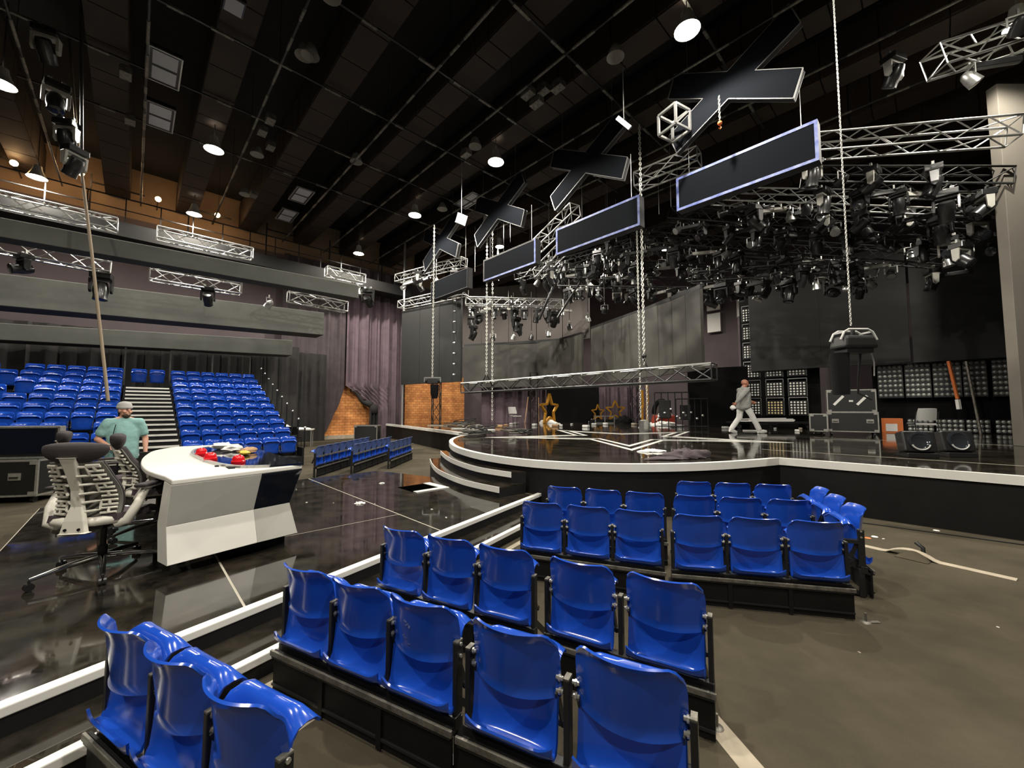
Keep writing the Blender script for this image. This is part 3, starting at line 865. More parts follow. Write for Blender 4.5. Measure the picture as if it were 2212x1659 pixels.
# ================================================================ WHITE ERGONOMIC CHAIRS
def ergo_chair(loc, face, label):
    """chair space: +y the way the sitter looks"""
    rz = math.atan2(face[1], face[0]) - PI / 2
    t = thing('office_chair', label, 'chair', loc, rz, 'white ergonomic chairs at the desk')
    # five star base
    for i in range(5):
        a = 2 * PI * i / 5 + 0.35
        d = Vector((math.cos(a), math.sin(a), 0))
        leg = MB().tube([d * 0.03 + Vector((0, 0, 0.115)), d * 0.2 + Vector((0, 0, 0.105)), d * 0.39 + Vector((0, 0, 0.075))], 0.02, 8, radii=[0.024, 0.020, 0.014]).build('leg', 'chrome', t, 60)
        cs = MB()
        for s in (-1, 1):
            n = Vector((-d.y, d.x, 0))
            c = d * 0.39 + Vector((0, 0, 0.028)) + n * (0.013 * s)
            cs.cyl(c - n * 0.008, c + n * 0.008, 0.027, 12)
        cs.cyl(d * 0.39 + Vector((0, 0, 0.03)), d * 0.39 + Vector((0, 0, 0.075)), 0.008, 6)
        cs.build('caster', 'black_steel', leg)
    MB().cyl((0, 0, 0.09), (0, 0, 0.20), 0.030, 16).cyl((0, 0, 0.2), (0, 0, 0.37), 0.020, 16).build('gas_lift', 'black_steel', t, 40)
    mb = MB().box((0, -0.02, 0.385), (0.20, 0.26, 0.05)); mb.bar((0.08, -0.08, 0.375), (0.24, -0.10, 0.37), 0.012).build('tilt_box', 'black_steel', t, bevel=0.01)
    # seat
    MB().sheet(lambda u, v: (0.235 * (2 * u - 1), -0.20 + 0.44 * v, 0.445 - 0.02 * math.sin(PI * v) + 0.018 * (2 * u - 1) ** 2 - 0.04 * max(0, v - 0.8) / 0.2), 10, 10, 0.05).build('seat', 'mauve_fabric', t, 50)
    MB().sheet(lambda u, v: (0.20 * (2 * u - 1), -0.17 + 0.36 * v, 0.412), 6, 6, 0.02).build('seat_frame', 'pale_plastic', t, 40)
    # back: grey mesh sheet, spine, H ribs
    def bk(s, v):
        wd = 0.225 - 0.05 * v + 0.02 * math.sin(PI * v)
        y = -0.20 - 0.03 * math.sin(PI * min(1, v * 1.4)) * -1 - 0.13 * v * v + 0.045 * s * s
        return Vector((wd * s, y, 0.47 + 0.42 * v))
    MB().sheet(lambda u, v: bk(2 * u - 1, v), 12, 14, 0.008).build('back_mesh', 'grey_mesh', t, 60)
    MB().sheet(lambda u, v: bk(2 * u - 1, v) + Vector((0, 0.018, 0)), 12, 14, 0.02).build('back_cushion', 'dark_fabric', t, 60)
    off = Vector((0, -0.022, 0))
    sp_ = [(0.0, -0.255, 0.37), (0, -0.25, 0.46), (0, -0.235, 0.56), (0, -0.25, 0.68), (0, -0.30, 0.82), (0, -0.34, 0.93)]
    wds = [0.095, 0.075, 0.045, 0.038, 0.044, 0.06]
    mb = MB()
    vs = []; fs = []
    for (x, y, z), w_ in zip(sp_, wds):
        vs += [(-w_, y, z), (w_, y, z), (w_ * 0.9, y - 0.03, z), (-w_ * 0.9, y - 0.03, z)]
    for i in range(len(sp_) - 1):
        for k_ in range(4):
            l = (k_ + 1) % 4
            fs.append((i * 4 + k_, i * 4 + l, i * 4 + 4 + l, i * 4 + 4 + k_))
    fs += [(0, 1, 2, 3), (23, 22, 21, 20)]
    mb.add(vs, fs); mb.build('spine', 'pale_plastic', t, bevel=0.008)
    mb = MB()
    for s in (-1, 1):
        mb.cyl((s * 0.045, -0.292, 0.40), (s * 0.045, -0.28, 0.40), 0.010, 8)
    mb.build('spine_hole', 'black_cloth', t)
    for s in (-1, 1):
        for v in (0.06, 0.20, 0.36, 0.52, 0.68, 0.84, 0.95):
            mb = MB()
            mb.tube([bk(s * 0.52, v) + off, bk(s * 0.93, v) + off], 0.0095, 6)
            if v < 0.9:
                mb.tube([bk(s * 0.52, v + 0.08) + off, bk(s * 0.93, v + 0.08) + off], 0.0095, 6)
                mb.tube([bk(s * 0.72, v) + off, bk(s * 0.72, v + 0.08) + off], 0.0105, 6)
            mb.build('back_rib', 'pale_plastic', t, 60)
        for v in (0.12, 0.44, 0.76):
            q = bk(s * 0.5, v) + off; q2 = bk(s * 0.5, v + 0.16) + off
            c = Vector((s * 0.035, -0.255 - 0.09 * v, 0.47 + 0.42 * (v)))
            c2 = Vector((s * 0.035, -0.255 - 0.09 * v, 0.47 + 0.42 * (v + 0.16)))
            MB().tube([c, lerp(c, q, 0.7), q, q2, lerp(c2, q2, 0.7), c2], 0.010, 6).build('back_loop', 'pale_plastic', t, 60)
    MB().tube([bk(-1, 0.0) + Vector((0, -0.01, -0.03)), bk(-0.4, 0) + Vector((0, -0.02, -0.035)), bk(0.4, 0) + Vector((0, -0.02, -0.035)), bk(1, 0.0) + Vector((0, -0.01, -0.03))], 0.034, 8).build('lumbar_bar', 'pale_plastic', t, 60)
    # headrest
    hb = MB()
    hb.ball((0, 0, 0), 1.0, 20, 12, (0.225, 0.058, 0.105), Mx((0, -0.315, 0.985)))
    for v in hb.v:
        if v.z > 1.01: v.z = 1.01 + (v.z - 1.01) * 0.35
        v.y += 0.5 * v.x * v.x
    hb.build('headrest', 'dark_fabric', t, 60)
    MB().bar((0, -0.34, 0.90), (0, -0.335, 0.97), 0.10, 0.025, (0, 1, 0)).build('headrest_stem', 'pale_plastic', t, bevel=0.006)
    # arms
    for s in (-1, 1):
        arm = MB().tube([(s * 0.20, -0.16, 0.40), (s * 0.27, -0.15, 0.42), (s * 0.305, -0.10, 0.53), (s * 0.315, -0.02, 0.655)], 0.03, 8, radii=[0.03, 0.036, 0.034, 0.028]).build('arm', 'pale_plastic', t, 60)
        MB().box((s * 0.315, 0.02, 0.672), (0.09, 0.25, 0.025)).build('arm_pad', 'dark_fabric', arm, bevel=0.010)
        MB().box((s * 0.315, 0.02, 0.652), (0.07, 0.16, 0.018)).build('arm_plate', 'pale_plastic', arm, bevel=0.005)
    t.scale = (0.97, 1.1, 1.04)
    return t
ergo_chair((-3.40, 3.41, 0.27), (-0.2, 0.98), 'white ergonomic office chair with dark headrest, nearest of three, its back to the camera')
ergo_chair((-3.87, 4.46, 0.27), (0.72, 0.69), 'white ergonomic office chair seen from the side behind the nearest one, at the white desk')
ergo_chair((-4.98, 4.95, 0.27), (0.72, 0.69), 'white ergonomic office chair at the back of the three, mostly hidden behind the nearest headrest')

# ================================================================ FLIGHT CASES
def flight_case(name, label, loc, rz, sx, sy, sz, lid=False, casters=True, handles=2, group=None):
    t = thing(name, label, 'flight case', loc, rz, group)
    z0 = 0.13 if casters else 0.0
    MB().box((0, 0, z0 + (sz - z0) / 2), (sx, sy, sz - z0)).build('body', 'case_black', t)
    mb = MB(); e = 0.032
    for x in (-1, 1):
        for y in (-1, 1):
            mb.box((x * (sx / 2 - e / 3), y * (sy / 2 - e / 3), z0 + (sz - z0) / 2), (e, e, sz - z0 + 0.012))
    for z in (z0, sz):
        for y in (-1, 1): mb.box((0, y * (sy / 2 - e / 3), z), (sx + 0.01, e, e))
        for x in (-1, 1): mb.box((x * (sx / 2 - e / 3), 0, z), (e, sy + 0.01, e))
    mb.build('edge_trim', 'case_edge', t)
    for x in (-1, 1):
        for z in (z0 + 0.03, sz - 0.03):
            MB().box((x * (sx / 2 - 0.06), -sy / 2 - 0.008, z), (0.10, 0.012, 0.075)).build('corner_plate', 'case_edge', t)
    for i in range(handles):
        x = sx * ((i + 0.5) / handles - 0.5) * 1.35
        hd = MB().box((x, -sy / 2 - 0.010, z0 + (sz - z0) * 0.55), (0.17, 0.014, 0.12)).build('handle_dish', 'case_edge', t)
        MB().bar((x - 0.06, -sy / 2 - 0.025, z0 + (sz - z0) * 0.53), (x + 0.06, -sy / 2 - 0.025, z0 + (sz - z0) * 0.53), 0.022).build('handle', 'black_steel', hd)
    if casters:
        for x in (-1, 1):
            for y in (-1, 1):
                c = Vector((x * (sx / 2 - 0.1), y * (sy / 2 - 0.1), 0.055))
                MB().cyl(c - Vector((0.02, 0, 0)), c + Vector((0.02, 0, 0)), 0.055, 14).box((c.x, c.y, 0.105), (0.07, 0.09, 0.03)).build('caster', 'black_steel', t)
    return t
# left edge: open case with a screen standing in it
fl = flight_case('flight_case', 'black flight case on casters at the left edge, carrying an open lid with a screen', Vector((-9.15, 7.15, 0)), R(12), 1.9, 0.8, 0.72)
MB().box((-0.2, -0.408, 0.42), (0.30, 0.006, 0.12)).build('case_label', 'leather_grey', fl)
tv = thing('monitor_case', 'black flat screen in a silver rimmed lid on the flight case at the left edge', 'screen', Vector((-9.05, 7.15, 0.74)), R(12))
MB().box((0, 0, 0.27), (1.75, 0.10, 0.54)).build('housing', 'case_black', tv)
MB().box((0, -0.052, 0.29), (1.64, 0.006, 0.44)).build('screen', 'black_glass', tv)
mb = MB()
for z in (0.0, 0.54): mb.box((0, 0, z), (1.78, 0.12, 0.035))
for x in (-0.88, 0.88): mb.box((x, 0, 0.27), (0.035, 0.12, 0.56))
mb.build('edge_trim', 'case_edge', tv)
# on the stage at the right
flight_case('flight_case', 'large black flight case with butterfly handles, under the upright lid on the stage', Vector((10.75, 12.75, SZ)), R(-36), 1.22, 0.72, 0.72)
flight_case('flight_case', 'narrow black flight case at the left side of the large one on the stage', Vector((9.93, 13.05, SZ)), R(-36), 0.46, 0.72, 0.66, handles=0)
up = flight_case('flight_case', 'upper black flight case with two white diagonal strips, standing on the large one', Vector((10.74, 12.75, SZ + 0.735)), R(-36), 1.18, 0.7, 0.68, casters=False, handles=0)
for x in (-0.28, 0.28):
    MB().bar((x - 0.14, -0.362, 0.22), (x + 0.10, -0.362, 0.50), 0.07, 0.01, (0, 1, 0)).build('diagonal_strip', 'paper_white', up)
MB().box((0, -0.358, 0.34), (0.10, 0.008, 0.05)).build('case_label', 'paper_white', up)
flight_case('flight_case', 'pale topped flight case by the purple curtain', Vector((-6.55, 18.3, 0)), R(5), 1.0, 0.7, 0.86, handles=0)

# ================================================================ PEOPLE (figure space: +y ahead, +x to its right hand, z up)
def limb(mb, p, q, r0, r1, n=12):
    p = Vector(p); q = Vector(q)
    mb.tube([p, lerp(p, q, 0.33), lerp(p, q, 0.66), q], r0, n, radii=[r0, r0 * .72 + r1 * .28, r0 * .3 + r1 * .7, r1])
    mb.ball(tuple(p), r0, 12, 8); mb.ball(tuple(q), r1, 12, 8)
def remesh(o, size, smooth=3):
    m = o.modifiers.new('remesh', 'REMESH'); m.mode = 'VOXEL'; m.voxel_size = size; m.use_smooth_shade = True
    s = o.modifiers.new('smooth', 'SMOOTH'); s.iterations = smooth; s.factor = 0.5
def hand(mb, wrist, d, palm, curl=0.5, side=1):
    """wrist point, direction along the hand, palm normal"""
    d = Vector(d).normalized(); n = Vector(palm); n = (n - d * n.dot(d)).normalized(); s = d.cross(n) * side
    w_ = Vector(wrist)
    mb.tube([w_, w_ + d * 0.04, w_ + d * 0.09], 0.03, 10, radii=[0.026, 0.036, 0.034])
    for i, (o_, L) in enumerate(((-0.030, 0.062), (-0.010, 0.074), (0.010, 0.070), (0.029, 0.054))):
        b = w_ + d * 0.09 + s * o_
        p1 = b + (d * math.cos(curl * .6) + n * math.sin(curl * .6)) * L * 0.45
        p2 = p1 + (d * math.cos(curl * 1.5) + n * math.sin(curl * 1.5)) * L * 0.33
        p3 = p2 + (d * math.cos(curl * 2.3) + n * math.sin(curl * 2.3)) * L * 0.27
        mb.tube([w_ + d * 0.06 + s * o_ * .8, b, p1, p2, p3], 0.0095, 8, radii=[.011, .0105, .0095, .009, .0075])
    t0 = w_ + d * 0.03 - s * 0.028
    t1 = t0 + (d * 0.6 - s * 0.55 + n * 0.35).normalized() * 0.045
    t2 = t1 + (d * 0.85 - s * 0.1 + n * 0.5).normalized() * 0.035
    mb.tube([t0, t1, t2], 0.012, 8, radii=[.015, .012, .009])
def figure(name, label, loc, face, k, J, skin, top_mat, leg_mat, sleeve, shoe_mat, beanie=None, beard=False, ear=True):
    rz = math.atan2(face[1], face[0]) - PI / 2
    t = thing(name, label, 'person', loc, rz)
    t.scale = (k, k, k)
    body = MB()
    HM = Matrix.Translation(Vector(J['head'])) @ Matrix.Rotation(J.get('turn', 0), 4, 'Z') @ Matrix.Rotation(J.get('nod', 0), 4, 'X')
    body.ball((0, -0.005, 0.04), 0.1, 18, 14, (0.78, 0.98, 1.02), HM)
    body.ball((0, 0.022, -0.045), 0.07, 16, 10, (0.84, 0.92, 0.95), HM)
    body.ball((0, 0.062, -0.082), 0.026, 10, 8, (1.1, 0.8, 0.8), HM)
    body.ball((0, 0.086, 0.055), 0.03, 10, 8, (1.6, 0.5, 0.45), HM)
    body.add(*(lambda m_: (m_.v, m_.f))(MB().tube([HM @ Vector((0, 0.088, 0.035)), HM @ Vector((0, 0.104, 0.0)), HM @ Vector((0, 0.116, -0.022)), HM @ Vector((0, 0.09, -0.03))], 0.01, 8, radii=[.008, .011, .016, .010])))
    body.ball((0, 0.086, -0.055), 0.018, 10, 6, (1.3, 0.6, 0.45), HM)
    for s in (-1, 1):
        body.ball((s * 0.08, -0.005, 0.01), 0.03, 10, 8, (0.35, 0.7, 1.1), HM)
        body.ball((s * 0.045, 0.06, -0.01), 0.03, 10, 8, (1, .8, .8), HM)
    limb(body, J['neck'], Vector(J['head']) + Vector((0, -0.01, -0.05)), 0.065, 0.058)
    limb(body, J['pelvis'], J['chest'], 0.10, 0.10)
    for s in ('l', 'r'):
        limb(body, J['neck'], J['sh' + s], 0.06, 0.06)
        limb(body, J['sh' + s], J['el' + s], 0.052, 0.042)
        limb(body, J['el' + s], J['wr' + s], 0.044, 0.027)
        limb(body, J['hip' + s], J['kn' + s], 0.08, 0.055)
        limb(body, J['kn' + s], J['an' + s], 0.056, 0.036)
        limb(body, J['an' + s], J['toe' + s], 0.04, 0.03)
        d = Vector(J['wr' + s]) - Vector(J['el' + s])
        hand(body, J['wr' + s], J.get('hd' + s, d), J.get('pn' + s, (0, 1, 0)), J.get('curl', 0.5), 1 if s == 'r' else -1)
    remesh(body.build('body', skin, t, 180), 0.0075, 2)
    for s in (-1, 1):
        MB().ball(tuple(HM @ Vector((s * 0.031, 0.083, 0.022))), 0.010, 8, 6).build('eye', 'eye_dark', t, 60)
        MB().tube([HM @ Vector((s * 0.016, 0.099, 0.045)), HM @ Vector((s * 0.045, 0.092, 0.048))], 0.004, 6).build('eyebrow', 'beard', t)
    if beard:
        b = MB(); b.ball((0, 0.035, -0.068), 0.07, 16, 10, (0.80, 0.86, 0.72), HM)
        b.build('beard', 'beard', t, 60)
    # top
    m = MB()
    c = Vector(J['chest']); p = Vector(J['pelvis'])
    for i in range(19):
        f = i / 18
        q = lerp(p + Vector((0, 0, -0.10)), c + Vector((0, 0, 0.06)), f)
        wd = [0.200, 0.198, 0.193, 0.192, 0.198, 0.200, 0.160, 0.16][int(i / 3)] * (1 - i % 3 / 3) * J.get('bulk', 1) + [0.200, 0.198, 0.193, 0.192, 0.198, 0.200, 0.160, 0.16][int(i / 3) + 1] * (i % 3 / 3) * J.get('bulk', 1)
        dp = ([0.155, 0.160, 0.160, 0.152, 0.148, 0.138, 0.11, 0.11][int(i / 3)] * (1 - i % 3 / 3) + [0.155, 0.160, 0.160, 0.152, 0.148, 0.138, 0.11, 0.11][int(i / 3) + 1] * (i % 3 / 3)) * J.get('bulk', 1)
        m.ball(tuple(q), 1.0, 18, 10, (wd, dp, 0.11))
    limb(m, Vector(J['neck']) + Vector((0, 0, -0.035)), Vector(J['neck']) + Vector((0, 0, 0.0)), 0.085, 0.072)
    for s in ('l', 'r'):
        limb(m, Vector(J['neck']) + Vector((0, 0, -0.05)), J['sh' + s], 0.085, 0.082)
        e = lerp(J['sh' + s], J['el' + s], min(1.0, sleeve))
        limb(m, J['sh' + s], e, 0.085, 0.078)
        if sleeve > 1:
            limb(m, J['el' + s], lerp(J['el' + s], J['wr' + s], sleeve - 1), 0.075, 0.048)
    o = m.build('sweater' if sleeve > 1 else 'shirt', top_mat, t, 180)
    remesh(o, 0.013, 4)
    tx = bpy.data.textures.new('folds', 'CLOUDS'); tx.noise_scale = 0.10
    dm = o.modifiers.new('folds', 'DISPLACE'); dm.texture = tx; dm.strength = 0.020; dm.mid_level = 0.5
    if sleeve > 1:
        q = lerp(p + Vector((0, 0, -0.13)), c, 0.0)
        MB().lathe([(0.178, -0.035), (0.186, 0.0), (0.182, 0.035)], 24, Matrix.Translation(q) @ Matrix.Diagonal((1.05, 0.86, 1, 1)), False).build('waistband', top_mat, t, 60)
    # trousers
    m = MB()
    m.ball(tuple(p + Vector((0, 0, -0.02))), 1.0, 18, 12, (0.18, 0.135, 0.13))
    for s in ('l', 'r'):
        limb(m, J['hip' + s], J['kn' + s], 0.105, 0.080)
        limb(m, J['kn' + s], lerp(J['kn' + s], J['an' + s], 0.92), 0.080, 0.072)
    o = m.build('trousers', leg_mat, t, 180)
    remesh(o, 0.013, 4)
    dm = o.modifiers.new('folds', 'DISPLACE'); dm.texture = tx; dm.strength = 0.016; dm.mid_level = 0.5
    for s in ('l', 'r'):
        a = Vector(J['an' + s]); to = Vector(J['toe' + s])
        d = (to - a); d.normalize()
        m = MB()
        heel = a + Vector((0, 0, -0.035)) - d * 0.05
        m.tube([heel, lerp(heel, to, .35), lerp(heel, to, .7), to + d * 0.03], 0.05, 12, radii=[.042, .05, .048, .03])
        m.ball(tuple(a), 0.05, 12, 8)
        sh_ = m.build('shoe', shoe_mat, t, 180)
        remesh(sh_, 0.009, 2)
        MB().tube([heel - Vector((0, 0, 0.033)), lerp(heel, to, .5) - Vector((0, 0, 0.04)), to + d * 0.02 - Vector((0, 0, 0.022))], 0.03, 10, radii=[.035, .042, .03]).build('sole', 'white_cloth' if shoe_mat == 'white_cloth' else 'black_cloth', sh_, 60)
    if beanie:
        b = MB()
        prof = [(0.086, 0.045), (0.094, 0.065), (0.092, 0.10), (0.082, 0.13), (0.060, 0.152), (0.030, 0.163), (0.001, 0.166)]
        b.lathe(prof, 24, HM @ Matrix.Translation((0, -0.008, 0)) @ Matrix.Diagonal((0.96, 1.16, 1, 1)), False)
        b.lathe([(0.093, 0.040), (0.099, 0.05), (0.099, 0.085), (0.092, 0.09)], 24, HM @ Matrix.Translation((0, -0.008, 0)) @ Matrix.Diagonal((0.96, 1.14, 1, 1)), False)
        b.build('beanie', beanie, t, 60)
    return t, HM
# man behind the desk
J = dict(pelvis=(0, 0, 0.93), chest=(0, 0.0, 1.28), neck=(0, -0.01, 1.47), head=(0.0, 0.02, 1.60), turn=R(36),
         shl=(-0.185, 0, 1.40), shr=(0.185, 0, 1.40), ell=(-0.28, -0.02, 1.13), wrl=(-0.285, 0.08, 0.90), elr=(0.30, -0.03, 1.14), wrr=(0.16, 0.20, 1.03),
         hdr=(-0.7, 0.55, -0.2), pnr=(-.3, .2, -1), pnl=(1, 0, 0), curl=0.75,
         hipl=(-0.10, 0, 0.90), hipr=(0.10, 0, 0.90), knl=(-0.12, 0.03, 0.50), knr=(0.12, 0.03, 0.50), anl=(-0.13, -0.02, 0.085), anr=(0.13, -0.02, 0.085), toel=(-0.16, 0.14, 0.045), toer=(0.16, 0.14, 0.045), bulk=1.06)
pt, HM = figure('person', 'man in teal T-shirt and grey beanie behind the white desk, looking right', (-6.42, 6.66, 0), (0.72, -0.69), 0.98, J, 'skin', 'teal_shirt', 'black_cloth', 0.62, 'black_cloth', 'grey_knit', True)
MB().tube([(0.10, 0.13, 1.38), (0.13, 0.17, 1.2), (0.12, 0.20, 1.05), (0.09, 0.2, 0.7)], 0.006, 6).build('strap', 'black_cloth', pt)
# man walking on the stage
J = dict(pelvis=(0, 0, 0.95), chest=(0, 0.03, 1.30), neck=(0, 0.03, 1.49), head=(0.0, 0.07, 1.62), turn=R(-6), nod=R(-4),
         shl=(-0.19, 0.04, 1.41), shr=(0.19, -0.01, 1.41), ell=(-0.27, 0.16, 1.17), wrl=(-0.25, 0.43, 1.05), elr=(0.27, -0.24, 1.19), wrr=(0.26, -0.40, 0.99),
         pnl=(1, 0, 0), pnr=(-1, 0, 0), curl=0.6,
         hipl=(-0.10, 0, 0.92), hipr=(0.10, 0, 0.92), knl=(-0.11, -0.06, 0.50), knr=(0.11, 0.20, 0.52), anl=(-0.10, -0.34, 0.12), anr=(0.10, 0.40, 0.10), toel=(-0.11, -0.18, 0.045), toer=(0.11, 0.58, 0.07), bulk=1.16)
pt, HM = figure('person', 'bald man in a grey sweatshirt and white trousers walking across the stage', (7.98, 13.85, SZ), (0.98, 0.10), 1.05, J, 'skin_tan', 'grey_sweat', 'white_cloth', 1.92, 'white_cloth')
pt.scale = (1.20, 1.18, 1.05)
mb = MB(); mb.ball((0, 0, 0), 0.11, 10, 8, (0.6, 1.3, 0.7))
for v in mb.v: v *= 1 + random.uniform(-.18, .18)
o = mb.build('cloth_bundle', 'white_cloth', None, 60)
o.location = (7.41, 13.48, SZ + 0.87)
tag(o, 'white bundle held in the rear hand of the walking man', 'cloth')

# ================================================================ SCREENS AND BACKDROPS
def wall_panel(name, p, q, z0, z1, th, m, parent=None, **kw):
    p = Vector((p[0], p[1], 0)); q = Vector((q[0], q[1], 0))
    d = (q - p); L = d.length; rz = math.atan2(d.y, d.x)
    o = MB().box((L / 2, 0, 0), (L, th, z1 - z0)).build(name, m, parent, **kw)
    o.location = (p.x, p.y, (z0 + z1) / 2); o.rotation_euler = (0, 0, rz)
    return o
def screen(name, label, cat, path, z0, z1, th, m, gap=0.012, group=None):
    t = thing(name, label, cat, (path[0][0], path[0][1], z0), 0, group)
    o_ = Vector((path[0][0], path[0][1], z0))
    for i in range(len(path) - 1):
        p = Vector((path[i][0], path[i][1], 0)); q = Vector((path[i + 1][0], path[i + 1][1], 0))
        d = (q - p).normalized() * gap / 2
        w_ = wall_panel('screen_panel', p + d, q - d, z0, z1, th, m, t, bevel=0.004)
        w_.location -= o_
    return t
def sub(path, n):
    out = []
    for i in range(len(path) - 1):
        for k in range(n):
            out.append(tuple(lerp((*path[i], 0), (*path[i + 1], 0), k / n))[:2])
    out.append(path[-1])
    return out
t = screen('led_screen', 'dark grey screen at the left end of the stage, behind the pale pole', 'screen', sub([(-5.66, 20.5), (-2.29, 18.1)], 3), 2.85, 6.66, 0.12, 'screen_black')
t = screen('led_screen', 'curved grey screen behind the stage, left part with two bays', 'screen', [(-2.95, 24.4), (-1.5, 24.0), (-0.1, 23.6), (1.4, 23.0), (2.5, 22.3), (3.2, 21.4), (3.62, 20.4)], 2.9, 5.45, 0.12, 'screen_grey')
MB().bar((0, 0.1, 2.6), (2.79, -0.8, 2.6), 0.10, 0.16).bar((2.79, -0.8, 2.6), (5.65, -2.0, 2.6), 0.10, 0.16).bar((5.65, -2.0, 2.6), (6.57, -3.9, 2.6), 0.10, 0.16).build('header', 'black_steel', t)
t = screen('led_screen', 'curved grey screen behind the stage, right part nearer the camera', 'screen', sub([(3.9, 19.4), (4.6, 17.5), (5.3, 15.6), (5.75, 14.1), (6.1, 12.7)], 2), 2.85, 5.5, 0.12, 'screen_grey')
MB().bar((0, 0.05, 2.70), (1.4, -3.75, 2.70), 0.10, 0.14).bar((1.4, -3.75, 2.70), (2.2, -6.7, 2.70), 0.10, 0.14).build('header', 'black_steel', t)
t = screen('led_screen', 'wide black screen at the right, hung above the lamp panels', 'screen', [tuple(W(a, 20.4))[:2] for a in (5.72, 3.14, 0.56)], 3.3, 7.7, 0.14, 'screen_black', 0.004)
t = screen('led_screen', 'black screen at the far right beside the pale slab', 'screen', [tuple(W(a, 20.4))[:2] for a in (0.50, -1.95)], 3.27, 7.0, 0.14, 'screen_black')
t = screen('backdrop_wall', 'pinkish grey upper backdrop behind the hanging spotlights', 'backdrop', [(-3.6, 25.4), (-1.9, 25.1), (-0.2, 24.7), (1.5, 24.1), (3.0, 23.3), (4.3, 21.9)], 5.5, 9.3, 0.1, 'backdrop', 0.05)
wall_o = tag(wall_panel('black_drape', (2.1, 24.6), (5.4, 24.9), SZ, 3.05, 0.06, 'black_cloth'), 'black drape closing the middle of the stage under the curved screen', 'curtain')
cb = MB().sheet(lambda u, v: (5.4 + 3.2 * u, 25.3 + 0.5 * u + pleats(u * 3.2, 0.08), SZ + v * 2.2), 60, 2)
tag(cb.build('back_drape', 'curtain', smooth=60), 'dull purple drape under the curved screen, behind the gold stars', 'curtain')
cb = MB().sheet(lambda u, v: (-1.9 + 4.0 * u, 24.9 - 0.4 * u + pleats(u * 4, 0.08), SZ + v * 2.2), 60, 2)
tag(cb.build('back_drape', 'curtain', smooth=60), 'dull purple drape under the left part of the curved screen', 'curtain')
# pale slab at the right edge
sl = thing('tall_panel', 'tall pale grey slab standing at the right edge of the photo', 'panel', (11.30, 9.0, 0))
o = MB().box((1.6, 0, SZ + 4.2), (3.2, 0.22, 8.4)).build('slab', 'white_laminate', sl, bevel=0.01)
o.data.materials[0] = mat('slab_grey', (0.125, 0.112, 0.092), 0.85, var=0.06, vscale=1.2)
# pale boxes in the gap between the screens
t = thing('wall_cabinets', 'cream cabinets high on the mauve wall between two screens', 'cabinet', W(8.6, 26.8, 0), RZ)
for (y, z, w_, h_) in ((0.9, 8.4, 0.8, 1.0), (0.9, 7.1, 0.8, 1.2), (-0.7, 8.2, 0.5, 2.0), (-1.9, 8.3, 1.6, 1.9)):
    MB().box((0, y, z), (0.3, w_, h_)).build('cabinet_box', 'white_laminate', t, bevel=0.01)
wall_o = tag(wall_panel('mauve_flat', W(7.6, 25.0), W(-2.2, 23.0), SZ, 6.9, 0.08, 'mauve_wall'), 'flat mauve wall seen between the curved screen and the lamp panels', 'panel')

# ---------------------------------------------------------------- matrix lamp panels
def matrix_panel(label, a, b, z, wd, ht, nx, nz, lens, m, group, frame=True, r=None):
    t = thing('lamp_panel', label, 'stage light', W(a, b, z), RZ + PI / 2, group)     # local x along a
    MB().box((0, 0.08, 0), (wd, 0.14, ht)).build('housing', 'fixture', t, bevel=0.006)
    mb = MB()
    r = r or min(wd / nx, ht / nz) * 0.31
    for i in range(nx):
        for j in range(nz):
            x = (i + 0.5) / nx - 0.5; zz = (j + 0.5) / nz - 0.5
            mb.ball((x * wd * lens, 0.155, zz * ht * lens), r, 8, 6, (1, 0.45, 1))
    mb.build('lens_grid', m, t, 80, kind='stuff')
    if frame:
        MB().bar((-wd / 2, 0.12, ht / 2 + 0.12), (wd / 2, 0.12, ht / 2 + 0.12), 0.03).bar((-wd / 2, 0.12, -ht / 2), (-wd / 2, 0.12, ht / 2 + 0.12), 0.02).bar((wd / 2, 0.12, -ht / 2), (wd / 2, 0.12, ht / 2 + 0.12), 0.02).build('frame', 'alu', t)
    return t
rows = [5.93, 5.09, 4.22, 3.33, 2.47, 1.66]
for j, z in enumerate(rows):
    matrix_panel('square white lamp matrix, %s from the top of the tall left column' % ORD[j], 5.73, 20.62, z, 0.66, 0.64, 5, 5, 0.90, 'led_white', 'white lamp matrices')
for i, a in enumerate((4.86, 4.02)):
    for j, z in enumerate(rows[3:]):
        matrix_panel('square %s lamp matrix, %s from the top in the %s column' % ('amber' if (i, j) == (0, 2) else 'white', ORD[j], ('second', 'third')[i]), a, 20.62, z, 0.66, 0.64, 5, 5, 0.90, 'led_amber' if (i, j) == (0, 2) else 'led_white', 'white lamp matrices')
for i, (a0, a1) in enumerate(((1.52, 0.81), (0.77, 0.09), (0.05, -0.64), (-0.67, -1.22), (-1.32, -1.80))):
    wd = a0 - a1
    matrix_panel('dark reflector lamp panel, %s from the left in the upper row at the right' % ORD[i], (a0 + a1) / 2, 21.0, 2.66, wd, 1.28, 5 if wd > 0.6 else 4, 7, 0.98, 'reflector', 'reflector lamp panels', False, 0.062)
    if i not in (0,):
        matrix_panel('dark reflector lamp panel, %s from the left in the low row at stage level' % ORD[i - 1], (a0 + a1) / 2, 21.0, 1.02, wd, 0.46, 5 if wd > 0.6 else 4, 3, 0.98, 'reflector', 'reflector lamp panels', False, 0.062)
tag(wall_panel('black_backing', W(6.35, 21.15), W(3.35, 21.15), SZ, 6.9, 0.05, 'black_cloth'), 'black backing behind the white lamp matrices', 'panel')
tag(wall_panel('black_drape', (8.3, 18.9), (10.4, 17.6), SZ, 3.5, 0.05, 'black_cloth'), 'black drape behind the racks and the walking man', 'curtain')
